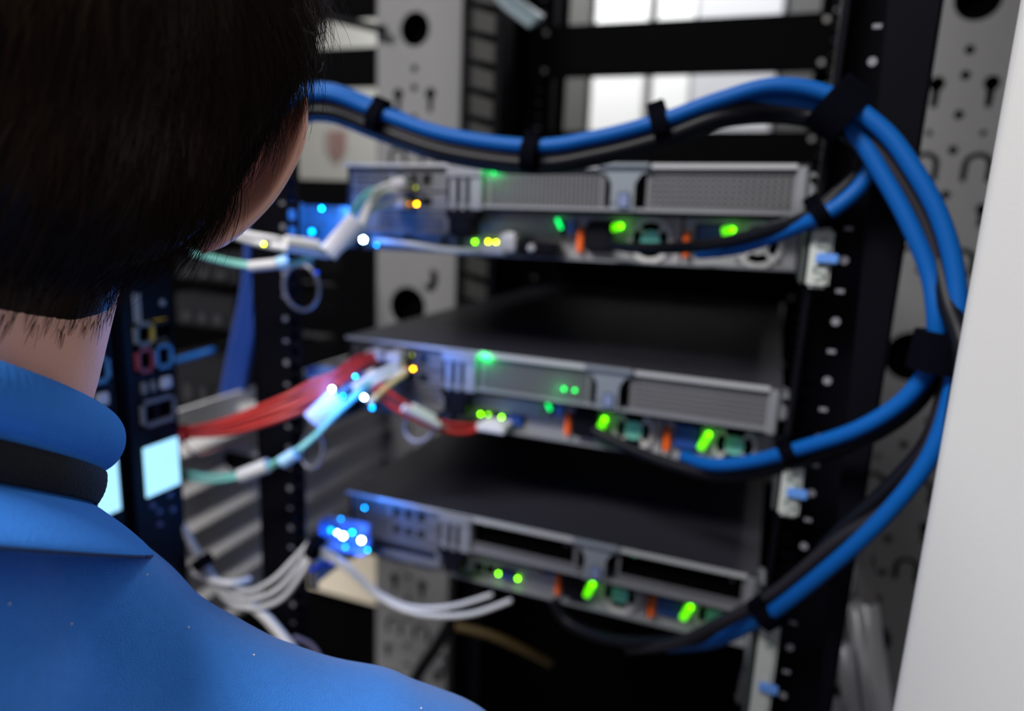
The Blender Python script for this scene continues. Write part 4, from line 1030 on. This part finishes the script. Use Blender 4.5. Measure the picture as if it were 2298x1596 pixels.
m_=len(pf); cm.add(V, [(j*m_+i, ((j+1)%NA)*m_+i, ((j+1)%NA)*m_+i+1, j*m_+i+1) for j in range(NA) for i in range(m_-1)])
collar = cm.build('collar', ribm, person, smooth=True, label='ribbed blue collar')
sw = MB(); V=[ringpt(2*PI*j/120, .0300, -.0562) for j in range(121)]
sw.tube(V, .0008, 6, smooth=False); sw.build('collar_seam', mat('seam_navy',(0.008,0.03,0.12),.9), collar, smooth=True)
# lanyard
lm = mat('black_lanyard', (0.010,0.010,0.014), 0.75, bump=.5, bscale=700, spec=.2)
lb = MB(); V=[]; h0=-.033; hh=.0062; N2=160
for j in range(N2+1):
    a = -.55+(PI+1.1)*j/N2
    tilt = 0
    for k in range(13):
        u_ = k/12; zz = h0+hh*(1-2*u_)
        V.append(ringpt(a, .0075+.00012*(k%2)-.0012*(2*u_-1)**2, zz))
    V.append(ringpt(a, .0048, h0-hh)); V.append(ringpt(a, .0048, h0+hh))
lb.add(V, [(j*15+i, (j+1)*15+i, (j+1)*15+(i+1)%15, j*15+(i+1)%15) for j in range(N2) for i in range(15)])
lan = lb.build('lanyard', lm, person, smooth=True, label='flat black lanyard round the collar')
for s in (-1,1):
    MB().tube([ringpt(-.5 if s>0 else PI+.5,.006,-.033), ringpt(-.9 if s>0 else PI+.9,.02,-.06), NK-Tu*.16-Tb*.135+Tr*s*.025, NK-Tu*.28-Tb*.165],(lambda t:(.0012,.008)),8).build('lanyard_strap', lm, lan, smooth=True)
# lint
so_ = wl(shirt); sb_ = BVHTree.FromPolygons([v.co+so_ for v in shirt.data.vertices],[tuple(p.vertices) for p in shirt.data.polygons])
for (x,y) in ((20,1355),(423,1408),(330,1290),(570,1470),(160,1400),(945,1590)):
    hit = sb_.ray_cast(CAM, ray(x,y).normalized())[0]
    if hit: MB().ball(hit, (.0006,.0005,.0004), 6, 4).build('lint', mat('lint',(.6,.62,.72),.9), person)
# ---- trousers and shoes
pants = mat('dark_trousers', (0.012,0.014,0.022), 0.85, bump=.3, bscale=900)
tr_ = MB(); hz = pel-Vector((0,0,.05)); side = Vector((Tr.x,Tr.y,0)).normalized(); fw = Vector((-side.y,side.x,0))
tr_.ball(pel-Vector((0,0,.03)), (.155,.12,.12), 24, 14)
feet = []
for s in (-1,1):
    hip = hz+side*s*.085; kn = Vector((hip.x,hip.y,-.95))+side*s*.02+fw*.05; an = Vector((hip.x,hip.y,-1.345))+side*s*.03
    cap(tr_, hip, kn, .088, .062); cap(tr_, kn, an, .062, .050); feet.append(an)
remeshed(tr_, 'trousers', pants, person, 0.009, 8)
for an in feet:
    f_ = MB(); a0 = Vector((an.x,an.y,-1.385))
    f_.ball(a0+fw*.06, (.045,.045,.032), 18, 10).ball(a0, (.040,.04,.034), 18, 10).ball(a0+fw*.14, (.043,.05,.026), 18, 10); f_.tube([a0-fw*.01,a0+fw*.15],(.040),14,smooth=False) if False else None
    cap(f_, a0, a0+fw*.14, .034, .027)
    remeshed(f_, 'shoe', mat('black_shoe',(0.01,0.01,0.01),.4), person, .005, 6)
